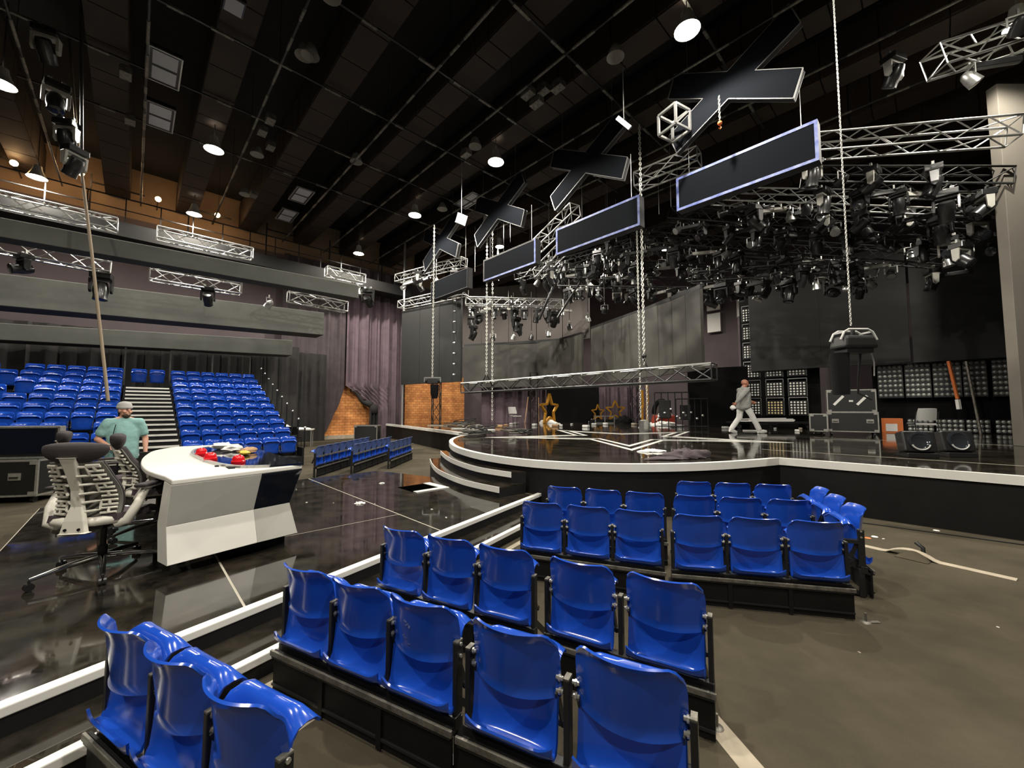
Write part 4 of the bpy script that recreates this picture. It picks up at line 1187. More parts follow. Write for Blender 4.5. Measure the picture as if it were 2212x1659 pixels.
tag(wall_panel('black_backing', W(1.7, 21.25), W(-2.3, 21.25), SZ, 3.3, 0.05, 'black_cloth'), 'black backing behind the reflector lamp panels', 'panel')

# ================================================================ HANGING CROSSES AND PLATES over the audience
B0 = 9.6
for i, a in enumerate((2.91, 6.83, 10.77, 14.60)):
    t = thing('hanging_cross', 'large black X-shaped panel hung from the roof, %s from the right' % ORD[i], 'sign', W(a, B0, 8.91), RZ + PI / 2, 'X-shaped panels')
    A_, Bt, I1, I2 = (1.20, 1.02), (1.38, 0.49), (0.54, 0.0), (0.0, 0.32)
    poly = []
    for (sx, sz, fl_) in ((1, 1, False), (-1, 1, True), (-1, -1, False), (1, -1, True)):
        seq = [(Bt[0] * sx, Bt[1] * sz), (A_[0] * sx, A_[1] * sz)]
        if fl_: seq.reverse()
        poly += seq + [(I2[0], I2[1] * sz) if not fl_ and sz == 1 else ((-I1[0], 0) if fl_ and sz == 1 else ((0, -I2[1]) if not fl_ else (I1[0], 0)))]
    MM = Matrix.Rotation(R(90), 4, 'X')
    MB().prism(poly, -0.13, 0.0, MM).build('body', 'panel_side', t)
    MB().prism([(x * 0.985, y * 0.98) for x, y in poly], -0.004, 0.012, MM @ Matrix.Translation((0, 0, -0.14))).build('face_rear', 'panel_face', t)
    MB().prism([(x * 0.985, y * 0.98) for x, y in poly], 0.001, 0.006, MM).build('face', 'panel_face', t)
    mb = MB()
    for x in (-0.9, 0.9):
        mb.cyl((x, 0.1, 0.8), (x, 0.1, 2.6), 0.008, 5)
    mb.build('suspension', 'alu', t)
    tr = MB()
    n = len(poly)
    for k_ in range(n):
        p, q = poly[k_], poly[(k_ + 1) % n]
        tr.bar((p[0], 0.132, p[1]), (q[0], 0.132, q[1]), 0.022).bar((p[0], -0.004, p[1]), (q[0], -0.004, q[1]), 0.018)
    tr.build('edge_trim', 'trim_grey', t)
for i, (a0, a1) in enumerate(((1.36, 4.20), (5.20, 8.10), (9.0, 11.75), (12.75, 15.5))):
    t = thing('hanging_plate', 'long black rectangular panel %s, %s from the right' % (('with a full blue border', 'with a full blue border', 'with a partly blue border', 'with a plain edge')[i], ORD[i]), 'sign', W((a0 + a1) / 2, B0, 6.91), RZ + PI / 2, 'rectangular panels under the crosses')
    L, Hh = a1 - a0, 0.84
    MB().box((0, -0.13, 0), (L, 0.24, Hh)).build('body', 'panel_side', t)
    MB().box((0, -0.003, 0), (L - 0.02, 0.012, Hh - 0.02)).build('face', 'panel_face', t)
    e = 0.06
    for (c, s, m) in (((0, 0.006, Hh / 2 - e / 2), (L, 0.012, e), 0), ((0, 0.006, -Hh / 2 + e / 2), (L, 0.012, e), 1), ((-L / 2 + e / 2, 0.006, 0), (e, 0.014, Hh), 2), ((L / 2 - e / 2, 0.006, 0), (e, 0.014, Hh), 3)):
        mm = 'blue_tape' if i < 2 or (i == 2 and m in (2, 1)) else 'panel_side'
        if i == 3: s = tuple(0.02 if v == e else v for v in s)
        MB().box(c, s).build('border', mm, t)
    mb = MB()
    for x in (-L * 0.4, L * 0.4): mb.cyl((x, -0.1, Hh / 2), (x, -0.1, Hh / 2 + 1.3), 0.007, 5)
    mb.build('suspension', 'alu', t)

# ================================================================ TRUSSES
def truss(label, p, q, s=0.4, m='alu', group='trusses of the lighting rig', step=None, thick=0.05, cat='truss', tri=False):
    p = Vector(p); q = Vector(q); d = q - p; L = d.length; d.normalize()
    t = thing('truss', label, cat, p, 0, group)
    u = Vector((0, 0, 1)) if abs(d.z) < 0.9 else Vector((1, 0, 0))
    x = d.cross(u).normalized() * (s / 2); y = x.cross(d).normalized() * (s / 2)
    cs = [x + y, x - y, -x - y, -x + y]
    for c in cs:
        MB().cyl(c, c + d * L, thick / 2, 6).build('chord', m, t, 60)
    n = max(1, round(L / (step or s * 1.25)))
    mb = MB()
    for f in range(4):
        c0, c1 = cs[f], cs[(f + 1) % 4]
        for i in range(n):
            a_, b_ = (c0, c1) if i % 2 == 0 else (c1, c0)
            mb.cyl(a_ + d * (L * i / n), b_ + d * (L * (i + 1) / n), thick * 0.3, 5)
    for e in (0, L):
        for f in range(4):
            mb.cyl(cs[f] + d * e, cs[(f + 1) % 4] + d * e, thick * 0.3, 5)
    mb.build('lacing', m, t)
    return t
# rig over the stage
RIG = [
    ('bright box truss high at the right, above the hanging lamps', (6.9, 9.15, 7.80), (10.4, 7.95, 7.35), 0.42, 'alu', 0),
    ('box truss at the right carrying lamps, just under the bright one', (7.6, 10.1, 7.62), (11.5, 9.0, 6.93), 0.40, 'alu_dark', 5),
    ('long dark truss sloping to the right edge of the rig', (6.4, 12.4, 8.4), (11.9, 9.4, 6.5), 0.40, 'alu', 8),
    ('dark truss in the middle of the right hand rig', (5.6, 13.8, 8.5), (12.0, 10.0, 6.05), 0.40, 'alu_dark', 10),
    ('lower dark truss of the right hand rig', (4.9, 15.3, 8.3), (12.4, 11.2, 5.85), 0.40, 'alu_dark', 11),
    ('dark truss low over the back of the stage', (4.2, 17.2, 8.4), (11.7, 12.6, 5.95), 0.40, 'alu_dark', 11),
    ('rear dark truss above the curved screen', (2.4, 19.6, 7.9), (8.8, 14.6, 6.25), 0.40, 'alu_dark', 10),
    ('truss over the left part of the curved screen', (-2.3, 19.6, 6.95), (2.6, 20.6, 7.1), 0.36, 'alu', 9),
    ('bright truss at the head of the pale pole', (-6.0, 20.7, 8.45), (-2.1, 17.2, 8.05), 0.36, 'alu', 4),
    ('truss along the top edge of the left screen', (-5.8, 20.55, 7.0), (-2.1, 17.9, 6.95), 0.36, 'alu', 0),
    ('truss over the middle of the stage, behind the hanging panels', (0.2, 17.6, 7.5), (4.6, 15.0, 7.9), 0.36, 'alu_dark', 8),
    ('dark truss crossing behind the partly blue panel', (2.7, 19.0, 9.5), (6.9, 15.0, 8.6), 0.36, 'alu_dark', 7),
    ('dark truss low left of the double chain', (1.6, 20.0, 8.8), (6.2, 17.0, 7.6), 0.36, 'alu_dark', 8),
    ('dark truss behind the right end of the curved screen', (6.8, 15.0, 6.6), (9.7, 12.0, 5.9), 0.36, 'alu_dark', 6),
    ('short ladder truss rising steeply between the hanging panels', (0.75, 14.2, 7.35), (1.95, 12.0, 7.75), 0.36, 'alu', 0),
    ('short truss hanging left of the large blue edged panel', (1.0, 15.5, 6.9), (1.9, 14.3, 7.5), 0.36, 'alu', 1),
    ('short bright truss end beside the largest X', (3.6, 11.2, 8.15), (4.9, 10.1, 8.2), 0.40, 'alu', 0),
    ('truss end with clamps at the top right corner', (8.1, 7.3, 8.25), (10.6, 7.0, 8.9), 0.42, 'alu', 2),
]
HANG = []
for (lab, p, q, s, m, n) in RIG:
    truss(lab, p, q, s, m)
    p = Vector(p); q = Vector(q)
    for i in range(n):
        HANG.append((lerp(p, q, (i + 0.5) / n + random.uniform(-.02, .02)) - Vector((0, 0, s / 2 + 0.07)), lab, (q - p).normalized()))
t = thing('truss_corner', 'cubic truss corner block left of the largest X', 'truss', (3.80, 9.0, 8.30), 0.5)
mb = MB(); h_ = 0.24
for x in (-h_, h_):
    for y in (-h_, h_):
        mb.bar((x, y, -h_), (x, y, h_), 0.05)
        mb.bar((x, -h_, y), (x, h_, y), 0.05)
        mb.bar((-h_, x, y), (h_, x, y), 0.05)
mb.bar((-h_, -h_, -h_), (h_, -h_, h_), 0.03).bar((h_, -h_, -h_), (h_, h_, h_), 0.03).build('block', 'alu', t)
# trusses over the grandstand
truss('truss above the uppermost soffit border, left part', W(15.0, -3.2, 6.55), W(15.0, -0.5, 6.55), 0.32, group='trusses over the grandstand')
truss('truss above the uppermost soffit border, middle part', W(15.0, 0.3, 6.6), W(15.0, 2.6, 6.6), 0.32, group='trusses over the grandstand')
truss('truss above the uppermost soffit border, right end', W(15.0, 4.9, 6.6), W(15.0, 6.3, 6.6), 0.32, group='trusses over the grandstand')
truss('truss between the two upper soffit borders, left part', W(15.4, -3.2, 5.6), W(15.4, -0.6, 5.5), 0.36, group='trusses over the grandstand')
truss('truss between the two upper soffit borders, middle part', W(15.4, 0.2, 5.5), W(15.4, 2.4, 5.5), 0.36, group='trusses over the grandstand')
truss('truss between the two upper soffit borders, right part', W(15.4, 3.8, 5.55), W(15.4, 5.8, 5.5), 0.36, group='trusses over the grandstand')
for b, z, i in ((-2.1, 5.35, 0), (-0.75, 5.2, 1), (1.55, 5.3, 2), (3.2, 5.3, 3), (6.2, 6.35, 4), (6.6, 6.3, 5)):
    HANG.append((W(15.3, b, z + 0.1), 'grandstand', E2))
# truss lowered over the stage
lowt = truss('silver topped truss hanging low over the stage on two chains', W(13.1, 9.75, 2.45), W(3.6, 10.03, 2.49), 0.38, 'alu_dark', None, 0.55, 0.06)
for c in KIDS[lowt.name][:4:3]: c.data.materials[0] = MATS['alu']

# truss towers standing on the stage
for (x, y, h_, lab) in ((1.25, 23.0, 2.9, 'black truss tower beside the wooden board at the back of the stage'), (7.05, 23.0, 3.0, 'black truss tower wound with cables right of the gold stars'), (-4.05, 21.5, 2.6, 'black truss tower in front of the brick wall')):
    truss(lab, (x, y, SZ), (x, y, SZ + h_), 0.42, 'black_steel', 'towers on the stage', 0.6, 0.05)
tag(MB().cyl((0, 0, 0), (0, 0, 10.4), 0.055, 12).build('pole', 'alu', loc=W(19.0, 10.15, 0)), 'tall pale pole at the left edge of the stage screen', 'pole')
t = thing('pixel_ladder', 'vertical strip of bright couplers at the right edge of the left screen', 'truss', (-2.62, 18.0, 2.9))
MB().cyl((-0.08, 0, 0), (-0.08, 0, 3.8), 0.02, 6).cyl((0.08, 0, 0), (0.08, 0, 3.8), 0.02, 6).build('rail', 'alu_dark', t)
for i in range(8):
    MB().ball((0, -0.03, 0.25 + i * 0.48), 0.065, 10, 8, (1, .8, .8)).build('coupler', 'alu', t, 60)
tag(MB().cyl((1.95, 15, 7.12), (1.03, 15, 4.99), 0.05, 10).build('boom_pole', 'black_steel'), 'black pole hanging slantwise in front of the backdrop', 'pole')
tag(MB().cyl((2.9, 16.5, 7.0), (1.9, 16.5, 5.4), 0.045, 10).build('boom_pole', 'black_steel'), 'second black slanted pole right of the first one', 'pole')

# ================================================================ MOVING HEAD LAMPS
def moving_head(body_m, arm_m, scale=1.0, lit=False):
    t = thing('moving_head_lamp', 'x', 'stage light', (0, 0, -60))
    s = scale
    MB().box((0, 0, -0.10 * s), (0.34 * s, 0.26 * s, 0.12 * s)).build('base', body_m, t, bevel=0.012)
    MB().bar((-0.09 * s, 0, -0.04 * s), (-0.09 * s, 0, 0.05), 0.04 * s, 0.06 * s).bar((0.09 * s, 0, -0.04 * s), (0.09 * s, 0, 0.05), 0.04 * s, 0.06 * s).build('clamp', 'alu', t)
    y = MB()
    y.box((0, 0, -0.185 * s), (0.30 * s, 0.14 * s, 0.05 * s))
    for k_ in (-1, 1):
        y.prism([(-0.07 * s, -0.17 * s), (0.07 * s, -0.17 * s), (0.055 * s, -0.42 * s), (0.0, -0.47 * s), (-0.055 * s, -0.42 * s)], -0.022 * s, 0.022 * s,
                Matrix.Translation((k_ * 0.165 * s, 0, 0)) @ Matrix(((0, 0, 1, 0), (1, 0, 0, 0), (0, 1, 0, 0), (0, 0, 0, 1))))
    y.build('yoke', arm_m, t, bevel=0.008)
    h = MB().lathe([(0.05 * s, 0.17 * s), (0.10 * s, 0.16 * s), (0.125 * s, 0.08 * s), (0.13 * s, -0.05 * s), (0.115 * s, -0.14 * s), (0.120 * s, -0.20 * s), (0.122 * s, -0.22 * s)], 16).build('head', body_m, t, 45)
    h.location = (0, 0, -0.40 * s)
    MB().lathe([(0.108 * s, -0.221 * s), (0.08 * s, -0.232 * s), (0.001, -0.236 * s)], 16).build('lens', 'lens' , h, 60)
    return t
def par_can(m):
    t = thing('par_lamp', 'x', 'stage light', (0, 0, -60))
    MB().bar((0, 0, 0.05), (0, 0, -0.06), 0.03).bar((-0.14, 0, -0.06), (0.14, 0, -0.06), 0.03, 0.012).bar((-0.14, 0, -0.06), (-0.14, 0, -0.26), 0.012, 0.03).bar((0.14, 0, -0.06), (0.14, 0, -0.26), 0.012, 0.03).build('yoke', 'alu', t)
    h = MB().lathe([(0.05, 0.15), (0.09, 0.10), (0.11, 0.0), (0.12, -0.14)], 16, None, True).build('can', m, t, 45)
    h.location = (0, 0, -0.27)
    MB().lathe([(0.112, -0.141), (0.06, -0.15), (0.001, -0.152)], 14).build('lens', 'reflector', h, 60)
    return t
PROT = [moving_head('fixture', 'fixture', 1.0), moving_head('fixture', 'fixture_grey', 1.1), par_can('fixture'), moving_head('fixture', 'fixture', 1.25), par_can('alu')]
USED = [False] * len(PROT)
def hang(loc, label, kind, rz, tilt, group, name=None):
    if not USED[kind]: o = PROT[kind]; USED[kind] = True
    else: o = copy_tree(PROT[kind])
    o.location = loc; o.rotation_euler = (0, 0, rz)
    o['label'] = label; o['group'] = group
    for c in KIDS[o.name]:
        if c.name.startswith(('head', 'can')):
            c.rotation_euler = (tilt, 0, 0)
    return o
KN = ['black moving-head lamp', 'black moving-head lamp with pale yoke', 'small black can lamp', 'large black moving-head lamp', 'small silver can lamp']
SHORT = dict(zip([r[0] for r in RIG], ('bright upper right truss', 'second right truss', 'sloping right truss', 'middle right truss', 'lower right truss', 'low stage back truss', 'rear screen truss', 'left screen truss', 'pole head truss', 'screen top truss', 'mid stage truss', 'crossing rear truss', 'left rear truss', 'far right rear truss', 'ladder truss', 'short left truss', 'short bright truss', 'top right corner truss')))
SHORT['grandstand'] = 'soffit borders'
CNT = {}
for (loc, lab, d) in HANG:
    k = random.choice((0, 0, 0, 1, 2, 3, 3, 4))
    i = CNT.get(lab, 0); CNT[lab] = i + 1
    sn = SHORT[lab]
    where = 'on the ' + sn
    hang(loc, '%s, %s from the left along the %s' % (KN[k], ORD[i], sn), k, random.uniform(0, 6.28), random.uniform(-1.3, 1.3), 'lamps hung ' + where)
    if lab != 'grandstand' and random.random() < 0.9:
        k = random.choice((0, 1, 2, 2, 4, 4))
        sd = Vector((-d.y, d.x, 0)) * random.choice((-0.42, 0.42))
        hang(loc + sd + d * random.uniform(.2, .5) + Vector((0, 0, random.uniform(0.0, 0.5))), '%s, behind the %s lamp along the %s' % (KN[k], ORD[i], sn), k, random.uniform(0, 6.28), random.uniform(-1.4, 1.4), 'rear lamps ' + where)
    if lab != 'grandstand' and random.random() < 0.45:
        t = thing('light_bar', 'bar light by the %s lamp along the %s' % (ORD[i], sn), 'stage light', loc + d * 0.45 + Vector((0, 0, -0.12)), math.atan2(d.y, d.x) + random.uniform(-.25, .25), 'bar lights ' + where)
        MB().box((0, 0, 0), (0.75, 0.10, 0.11)).build('housing', random.choice(('fixture_grey', 'fixture', 'alu_dark')), t, bevel=0.01)
        for x in (-.25, .25): MB().bar((x, 0, 0.05), (x, 0, 0.16), 0.03).build('clamp', 'alu', t)
# individually readable ones
for (loc, k, rz, ti, lab) in (((8.03, 8.0, 9.05), 1, 0.3, 0.5, 'pale armed moving head alone under the roof at the upper right'),
                              ((7.22, 9.3, 7.62), 1, 0.0, 0.2, 'pale armed moving head at the lower right corner of the largest blue edged panel'),
                              ((8.85, 9.5, 7.55), 1, 0.6, 1.0, 'pale moving head pointing down left on the right hand truss'),
                              ((10.1, 9.3, 7.45), 3, 0.9, 0.4, 'large black moving head near the right end of the truss'),
                              ((11.0, 9.6, 5.7), 1, 0.2, -0.8, 'moving head hanging lowest at the right, before the black screen'),
                              ((-9.35, 7.6, 9.25), 1, 0.5, 0.8, 'pale moving head at the upper left, topmost of the hanging string'),
                              ((-9.55, 8.0, 8.45), 1, 1.0, -0.4, 'pale moving head at the upper left, second in the hanging string'),
                              ((-9.85, 8.5, 8.0), 1, 0.2, 0.3, 'pale moving head at the upper left, third in the hanging string'),
                              ((-9.75, 8.6, 7.45), 1, 1.4, 0.6, 'pale moving head at the upper left, lowest in the hanging string')):
    hang(loc, lab, k, rz, ti, 'single moving heads')
tag(MB().cyl((-9.3, 8.05, 11.5), (-9.75, 8.75, 7.2), 0.03, 8).build('drop_pipe', 'alu_dark'), 'pipe holding the string of moving heads at the upper left', 'pipe')
# spots on long rods in front of the backdrop
for i, (x, y, z) in enumerate(((-0.96, 20, 5.45), (0.07, 20, 5.5), (0.96, 19.6, 5.42), (1.77, 19.2, 5.5), (2.68, 18.5, 5.7), (3.35, 17.5, 5.85), (3.86, 16.5, 6.0))):
    o = hang((x, y, z), 'small spotlight on a long rod before the backdrop, %s from the left' % ORD[i], (2, 4)[i % 2], i, 0.3, 'spotlights on long rods')
    MB().cyl((0, 0, 0.03), (0, 0, 2.0), 0.018, 6).build('rod', 'alu_dark', o)
for i, (x, y, z) in enumerate(((-2.0, 19.5, 6.2), (-1.9, 19.5, 5.75), (-1.6, 19.5, 6.35), (0.2, 19.4, 6.15), (0.35, 19.4, 5.8), (2.0, 18.6, 6.2))):
    hang((x, y, z), 'moving-head lamp in the hanging clusters before the backdrop, %s from the left' % ORD[i], (0, 3)[i % 2], i * 1.3, 0.5 * (i % 3), 'lamps in the clusters before the backdrop')

# ================================================================ LAMPS
def work_light(label, a, b, z=9.4, power=LAMP_POWER, r=0.20, group='high-bay work lights', rod=True):
    t = thing('work_light', label, 'lamp', W(a, b, z), 0, group)
    MB().lathe([(0.06, 0.42), (0.10, 0.40), (0.12, 0.28), (r * 0.7, 0.20), (r + 0.03, 0.0), (r + 0.045, -0.01)], 20, None, False).build('reflector', 'fixture_grey', t, 50)
    MB().lathe([(r, 0.012), (r * 0.7, -0.035), (r * 0.3, -0.055), (0.001, -0.06)], 20, None, False).build('diffuser', 'lamp_glow', t, 60)
    if rod: MB().cyl((0, 0, 0.42), (0, 0, 11.5 - z), 0.012, 6).build('rod', 'alu_dark', t)
    l = bpy.data.lights.new('work_light_bulb', 'SPOT')
    l.energy = power; l.color = LAMP_COLOR; l.shadow_soft_size = 0.09
    l.spot_size = R(168); l.spot_blend = 0.35
    lo = bpy.data.objects.new('bulb', l)
    link(lo, t); lo.location = (0, 0, -0.10)
    return t
IN_VIEW = [(3.18, 7.98, 'bright round work light at the top centre, above the X panels'), (9.22, 8.02, 'round work light above the second X panel from the left'),
           (14.09, 7.94, 'round work light above the leftmost X panel'), (19.6, 7.93, 'round work light at the right end of the soffit borders'),
           (14.6, 1.45, 'round work light over the grandstand, nearer one'), (20.1, 1.47, 'round work light over the grandstand by the warm wall'),
           (20.49, -2.67, 'round work light at the far left above the soffit borders'), (15.1, -2.62, 'round work light cut by the left edge of the photo'),
           (-1.49, 12.78, 'bright work light at the upper right corner'), (8.79, 18.69, 'work light glowing inside the rig over the stage'),
           (13.65, 18.65, 'work light glowing under the rig, middle'), (18.86, 18.51, 'work light glowing low in front of the backdrop'),
           (12.82, 10.6, 'small work light glowing behind the third X panel'), (14.09, 12.51, 'work light just above the third rectangular panel')]
for a, b, lab in IN_VIEW:
    far_ = b > 18
    work_light(lab, a, b, 9.4, LAMP_POWER * (0.8 if far_ else 1.0), 0.17 if b > 10 else 0.21)
for a, b in ((3.2, 1.46), (-2.0, 1.46), (-2.3, 7.98), (3.6, -4.0), (-4.0, -4.0)):
    work_light('round work light of the roof grid behind the camera', a, b, 9.4, LAMP_POWER, 0.21, 'work lights behind the camera')
t = thing('square_lamp', 'unlit square white lamp high under the roof at the upper left', 'lamp', W(9.0, 1.1, 9.4), RZ)
MB().box((0, 0, 0.03), (0.34, 0.42, 0.08)).build('housing', 'fixture', t, bevel=0.01); MB().box((0, 0, -0.015), (0.28, 0.36, 0.02)).build('diffuser', 'softbox', t); MB().cyl((0, 0, 0.07), (0, 0, 2.1), 0.012, 6).build('rod', 'alu_dark', t)
# warm bulbs along the back wall
for i, (a, b, z) in enumerate(((21.3, 0.40, 10.1), (21.3, 2.35, 10.1), (21.3, 8.55, 10.55), (21.3, -1.75, 10.3), (21.3, -3.3, 10.0))):
    t = thing('bulkhead_lamp', 'small warm lamp on the tan back wall, %s of the row' % ORD[i], 'lamp', W(a, b, z), RZ, 'warm lamps on the back wall')
    MB().ball((0, 0, 0), 0.10, 14, 10).build('globe', 'warm_glow', t, 60)
    MB().bar((0, 1.28, 0.02), (0, 0, 0.12), 0.03).build('bracket', 'black_steel', t)
    l = bpy.data.lights.new('warm_bulb', 'POINT'); l.energy = 90; l.color = (1.0, 0.60, 0.28); l.shadow_soft_size = 0.11
    lo = bpy.data.objects.new('bulb', l); link(lo, t)
# two small soft panels on cables
for (loc, rx, rz, sx, sz, lab, Lc) in (((-1.69, 13.0, 7.92), 0.25, 0.35, 0.34, 0.36, 'small lit square panel hanging by the leftmost X', 2.5), ((2.62, 9.0, 8.30), 0.9, -0.6, 0.50, 0.10, 'thin lit panel seen edge on beside the second X', 2.5)):
    t = thing('soft_light', lab, 'lamp', loc, rz, 'soft panels on cables')
    o = MB().box((0, 0, 0), (sx, 0.04, sz)).build('housing', 'alu', t); o.rotation_euler = (0, rx, 0)
    o = MB().box((0, -0.022, 0), (sx * .94, 0.006, sz * .94)).build('panel', 'lit_white', t); o.rotation_euler = (0, rx, 0)
    MB().cyl((0, 0, sz / 2), (0, 0, Lc), 0.010, 5).build('cable', 'alu', t)
# unlit ceiling soft boxes
for i, (a, b, lab) in enumerate(((12.65, 0.22, 'unlit white two pane soft box under the roof, upper of the left pair'), (14.9, 0.22, 'unlit white two pane soft box under the roof, lower of the left pair'), (16.7, 4.45, 'unlit soft box near the back wall between two beams, nearer one'), (18.9, 4.5, 'unlit soft box near the back wall between two beams, farther one'), (12.5, 9.45, 'unlit pale soft box above the leftmost X panels'))):
    t = thing('soft_box', lab, 'lamp', W(a, b, 9.95), RZ, 'unlit ceiling soft boxes')
    MB().box((0, 0, 0.05), (0.62, 1.25, 0.10)).build('housing', 'fixture', t)
    for y in (-0.30, 0.30):
        MB().box((0, y, -0.005), (0.46, 0.50, 0.02)).build('diffuser', 'softbox', t)
    mb = MB()
    for x in (-0.30, 0.30): mb.bar((x, -0.64, -0.01), (x, 0.64, -0.01), 0.03)
    for y in (-0.63, 0.63): mb.bar((-0.3, y, -0.01), (0.3, y, -0.01), 0.03)
    mb.build('frame', 'alu', t)
ROOF = []
# dull pendant reflectors and boxes between the beams
for i in range(26):
    a = random.uniform(4, 19); b = random.choice((-0.3, 2.5, 4.8, 7.2, 7.4, 2.7))
    if i % 2:
        o = MB().lathe([(0.05, 0.3), (0.1, 0.25), (0.2, 0.0)], 14, None, False).build('pendant_shade', 'fixture_grey', None, 60)
        tag(o, 'unlit grey pendant shade between the dark roof beams', 'lamp', 'unlit pendant shades in the roof')
    else:
        o = MB().box((0, 0, 0), (0.22, 0.34, 0.16)).box((0, 0.03, 0.12), (0.16, 0.2, 0.1)).build('junction_box', 'worn_steel', None, None, 0.01)
        tag(o, 'grey junction box on a pipe between the dark roof beams', 'box', 'junction boxes in the roof')
        o.rotation_euler = (0, 0, RZ)
    o.location = W(a, b + random.uniform(-.3, .3), random.uniform(9.55, 9.9))
    ROOF.append((a, o))
for kind in ('pendant_shade', 'junction_box'):
    for i, (a, o) in enumerate(sorted([q for q in ROOF if q[1].name.startswith(kind)], key=lambda q: q[0])):
        o['label'] = ('unlit grey pendant shade' if kind[0] == 'p' else 'grey junction box on a pipe') + ' between roof beams, %s nearest the camera' % ORD[i]
tag(MB().lathe([(0.04, 0.30), (0.08, 0.26), (0.20, 0.02), (0.21, 0.0)], 18, None, False).build('pendant_shade', 'fixture_grey', None, 60, loc=(-2.85, 15.9, 9.75)), 'unlit bell shaped pendant above the leftmost X panel', 'lamp')

# ================================================================ CHAINS, ROPES, HOISTS
def chain_mesh(L, pitch=0.036, r=0.0042, wd=0.011):
    mb = MB()
    n = int(L / pitch)
    for i in range(n):
        z = -i * pitch
        pts = []
        for k in range(8):
            a = 2 * PI * k / 8
            u, v = math.cos(a) * wd, math.sin(a) * pitch * 0.62
            pts.append((u, 0, z + v) if i % 2 else (0, u, z + v))
        mb.tube(pts, r, 5, closed=True)
    return mb
h = thing('chain_hoist', 'black chain hoist hanging over the right of the stage on a long chain', 'hoist', (5.15, 6.0, 2.60))
chain_mesh(6.4).build('chain', 'chain', h, 60, loc=(-0.02, 0, 6.62))
MB().box((0, 0, 0.0), (0.54, 0.32, 0.20), None, 0.84).build('motor_body', 'case_black', h, None, 0.05, 3)
mb = MB()
for y in (-0.10, 0.10):
    mb.tube([(-0.27, y, 0.03), (-0.21, y, 0.15), (-0.14, y, 0.19), (0.14, y, 0.19), (0.21, y, 0.15), (0.27, y, 0.03)], 0.016, 8)
mb.bar((-0.2, -0.1, 0.15), (-0.2, 0.1, 0.15), 0.025).bar((0.2, -0.1, 0.15), (0.2, 0.1, 0.15), 0.025)
mb.build('handle_frame', 'leather_grey', h, 60)
MB().box((0, 0, -0.12), (0.40, 0.24, 0.09)).cyl((0, 0, 0.08), (0, 0, 0.20), 0.03, 10).build('gear_box', 'black_steel', h, bevel=0.02)
MB().sheet(lambda u, v: (-0.22 + 0.12 * math.cos(2 * PI * u) * (1 - 0.2 * v), 0.11 * math.sin(2 * PI * u), -0.16 - 0.62 * v), 16, 6, 0.01).build('chain_bag', 'black_cloth', h, 60)
MB().tube([(0.1, 0, -0.16), (0.14, 0.1, -0.5), (0.25, 0.25, -0.75), (0.5, 0.3, -0.85)], 0.015, 6).build('power_cable', 'cable_black', h, 60)
MB().tube([(0.24, 0.0, -0.05), (0.30, 0, -0.3), (0.29, 0, -0.5)], 0.009, 6).build('hook_line', 'alu', h, 60)
# second hoist at the left of the stage
h2 = thing('chain_hoist', 'chain hoist with a dark chain bag hanging before the brick wall', 'hoist', (-2.97, 15.0, 2.62))
chain_mesh(5.9, 0.075, 0.012, 0.026).build('chain', 'chain', h2, 60, loc=(-0.02, 0, 6.0))
MB().box((0, 0, 0.03), (0.40, 0.24, 0.20)).cyl((-0.28, 0, 0.04), (0.28, 0, 0.04), 0.09, 12).build('motor_body', 'alu_dark', h2, bevel=0.02)
MB().bar((-0.3, -0.06, 0.16), (0.3, -0.06, 0.16), 0.03).bar((-0.3, -0.06, 0.16), (-0.3, -0.06, 0.0), 0.03).bar((0.3, -0.06, 0.16), (0.3, -0.06, 0.0), 0.03).build('handle_frame', 'alu', h2)
MB().lathe([(0.10, -0.62), (0.15, -0.45), (0.16, -0.1)], 14, None).build('chain_bag', 'black_cloth', h2, 60, loc=(0.07, 0, 0))
# double chain through the low truss down to the steel bucket
pc = lerp(W(13.1, 9.75, 0), W(3.6, 10.03, 0), 0.80)
for dx, zb, lab in ((0, SZ + 0.45, 'left of the two silver chains through the low truss, ending in the steel bucket'), (0.13, 2.72, 'right of the two silver chains, hooked to the low truss')):
    o = chain_mesh(9.6 - zb, 0.075, 0.013, 0.028).build('lifting_chain', 'chain', None, 60, loc=(pc.x + dx, pc.y, 9.6) if dx else (4.64, 14.5, 9.6))
    tag(o, lab, 'chain', 'silver chains over the stage centre')
o = MB().tube([(pc.x + 0.13, pc.y, 3.05), (pc.x + 0.13, pc.y, 2.9), (pc.x + 0.2, pc.y, 2.75), (pc.x + 0.13, pc.y, 2.66)], 0.03, 8).ball((pc.x + 0.13, pc.y, 3.05), 0.07, 10, 8).build('lifting_hook', 'black_steel', None, 60)
tag(o, 'black hook and sling joining the silver chain to the low truss', 'hook')
pb_ = lerp(W(13.1, 9.75, 0), W(3.6, 10.03, 0), 0.14)
o = chain_mesh(7.0, 0.075, 0.013, 0.028).build('lifting_chain', 'chain', None, 60, loc=(pb_.x, pb_.y, 9.8)); tag(o, 'silver chain holding the left end of the low truss', 'chain')
o = MB().tube([(pb_.x - 0.22, pb_.y, 2.5), (pb_.x, pb_.y, 2.95), (pb_.x + 0.22, pb_.y, 2.5)], 0.03, 8).build('lifting_sling', 'black_cloth', None, 60); tag(o, 'black sling at the left end of the low truss', 'sling')
o = chain_mesh(8.6, 0.09, 0.012, 0.03).build('lifting_chain', 'chain', None, 60, loc=(pb_.x + 0.16, pb_.y + 1.2, 9.6)); tag(o, 'second chain beside the left one, reaching down to the stage', 'chain')
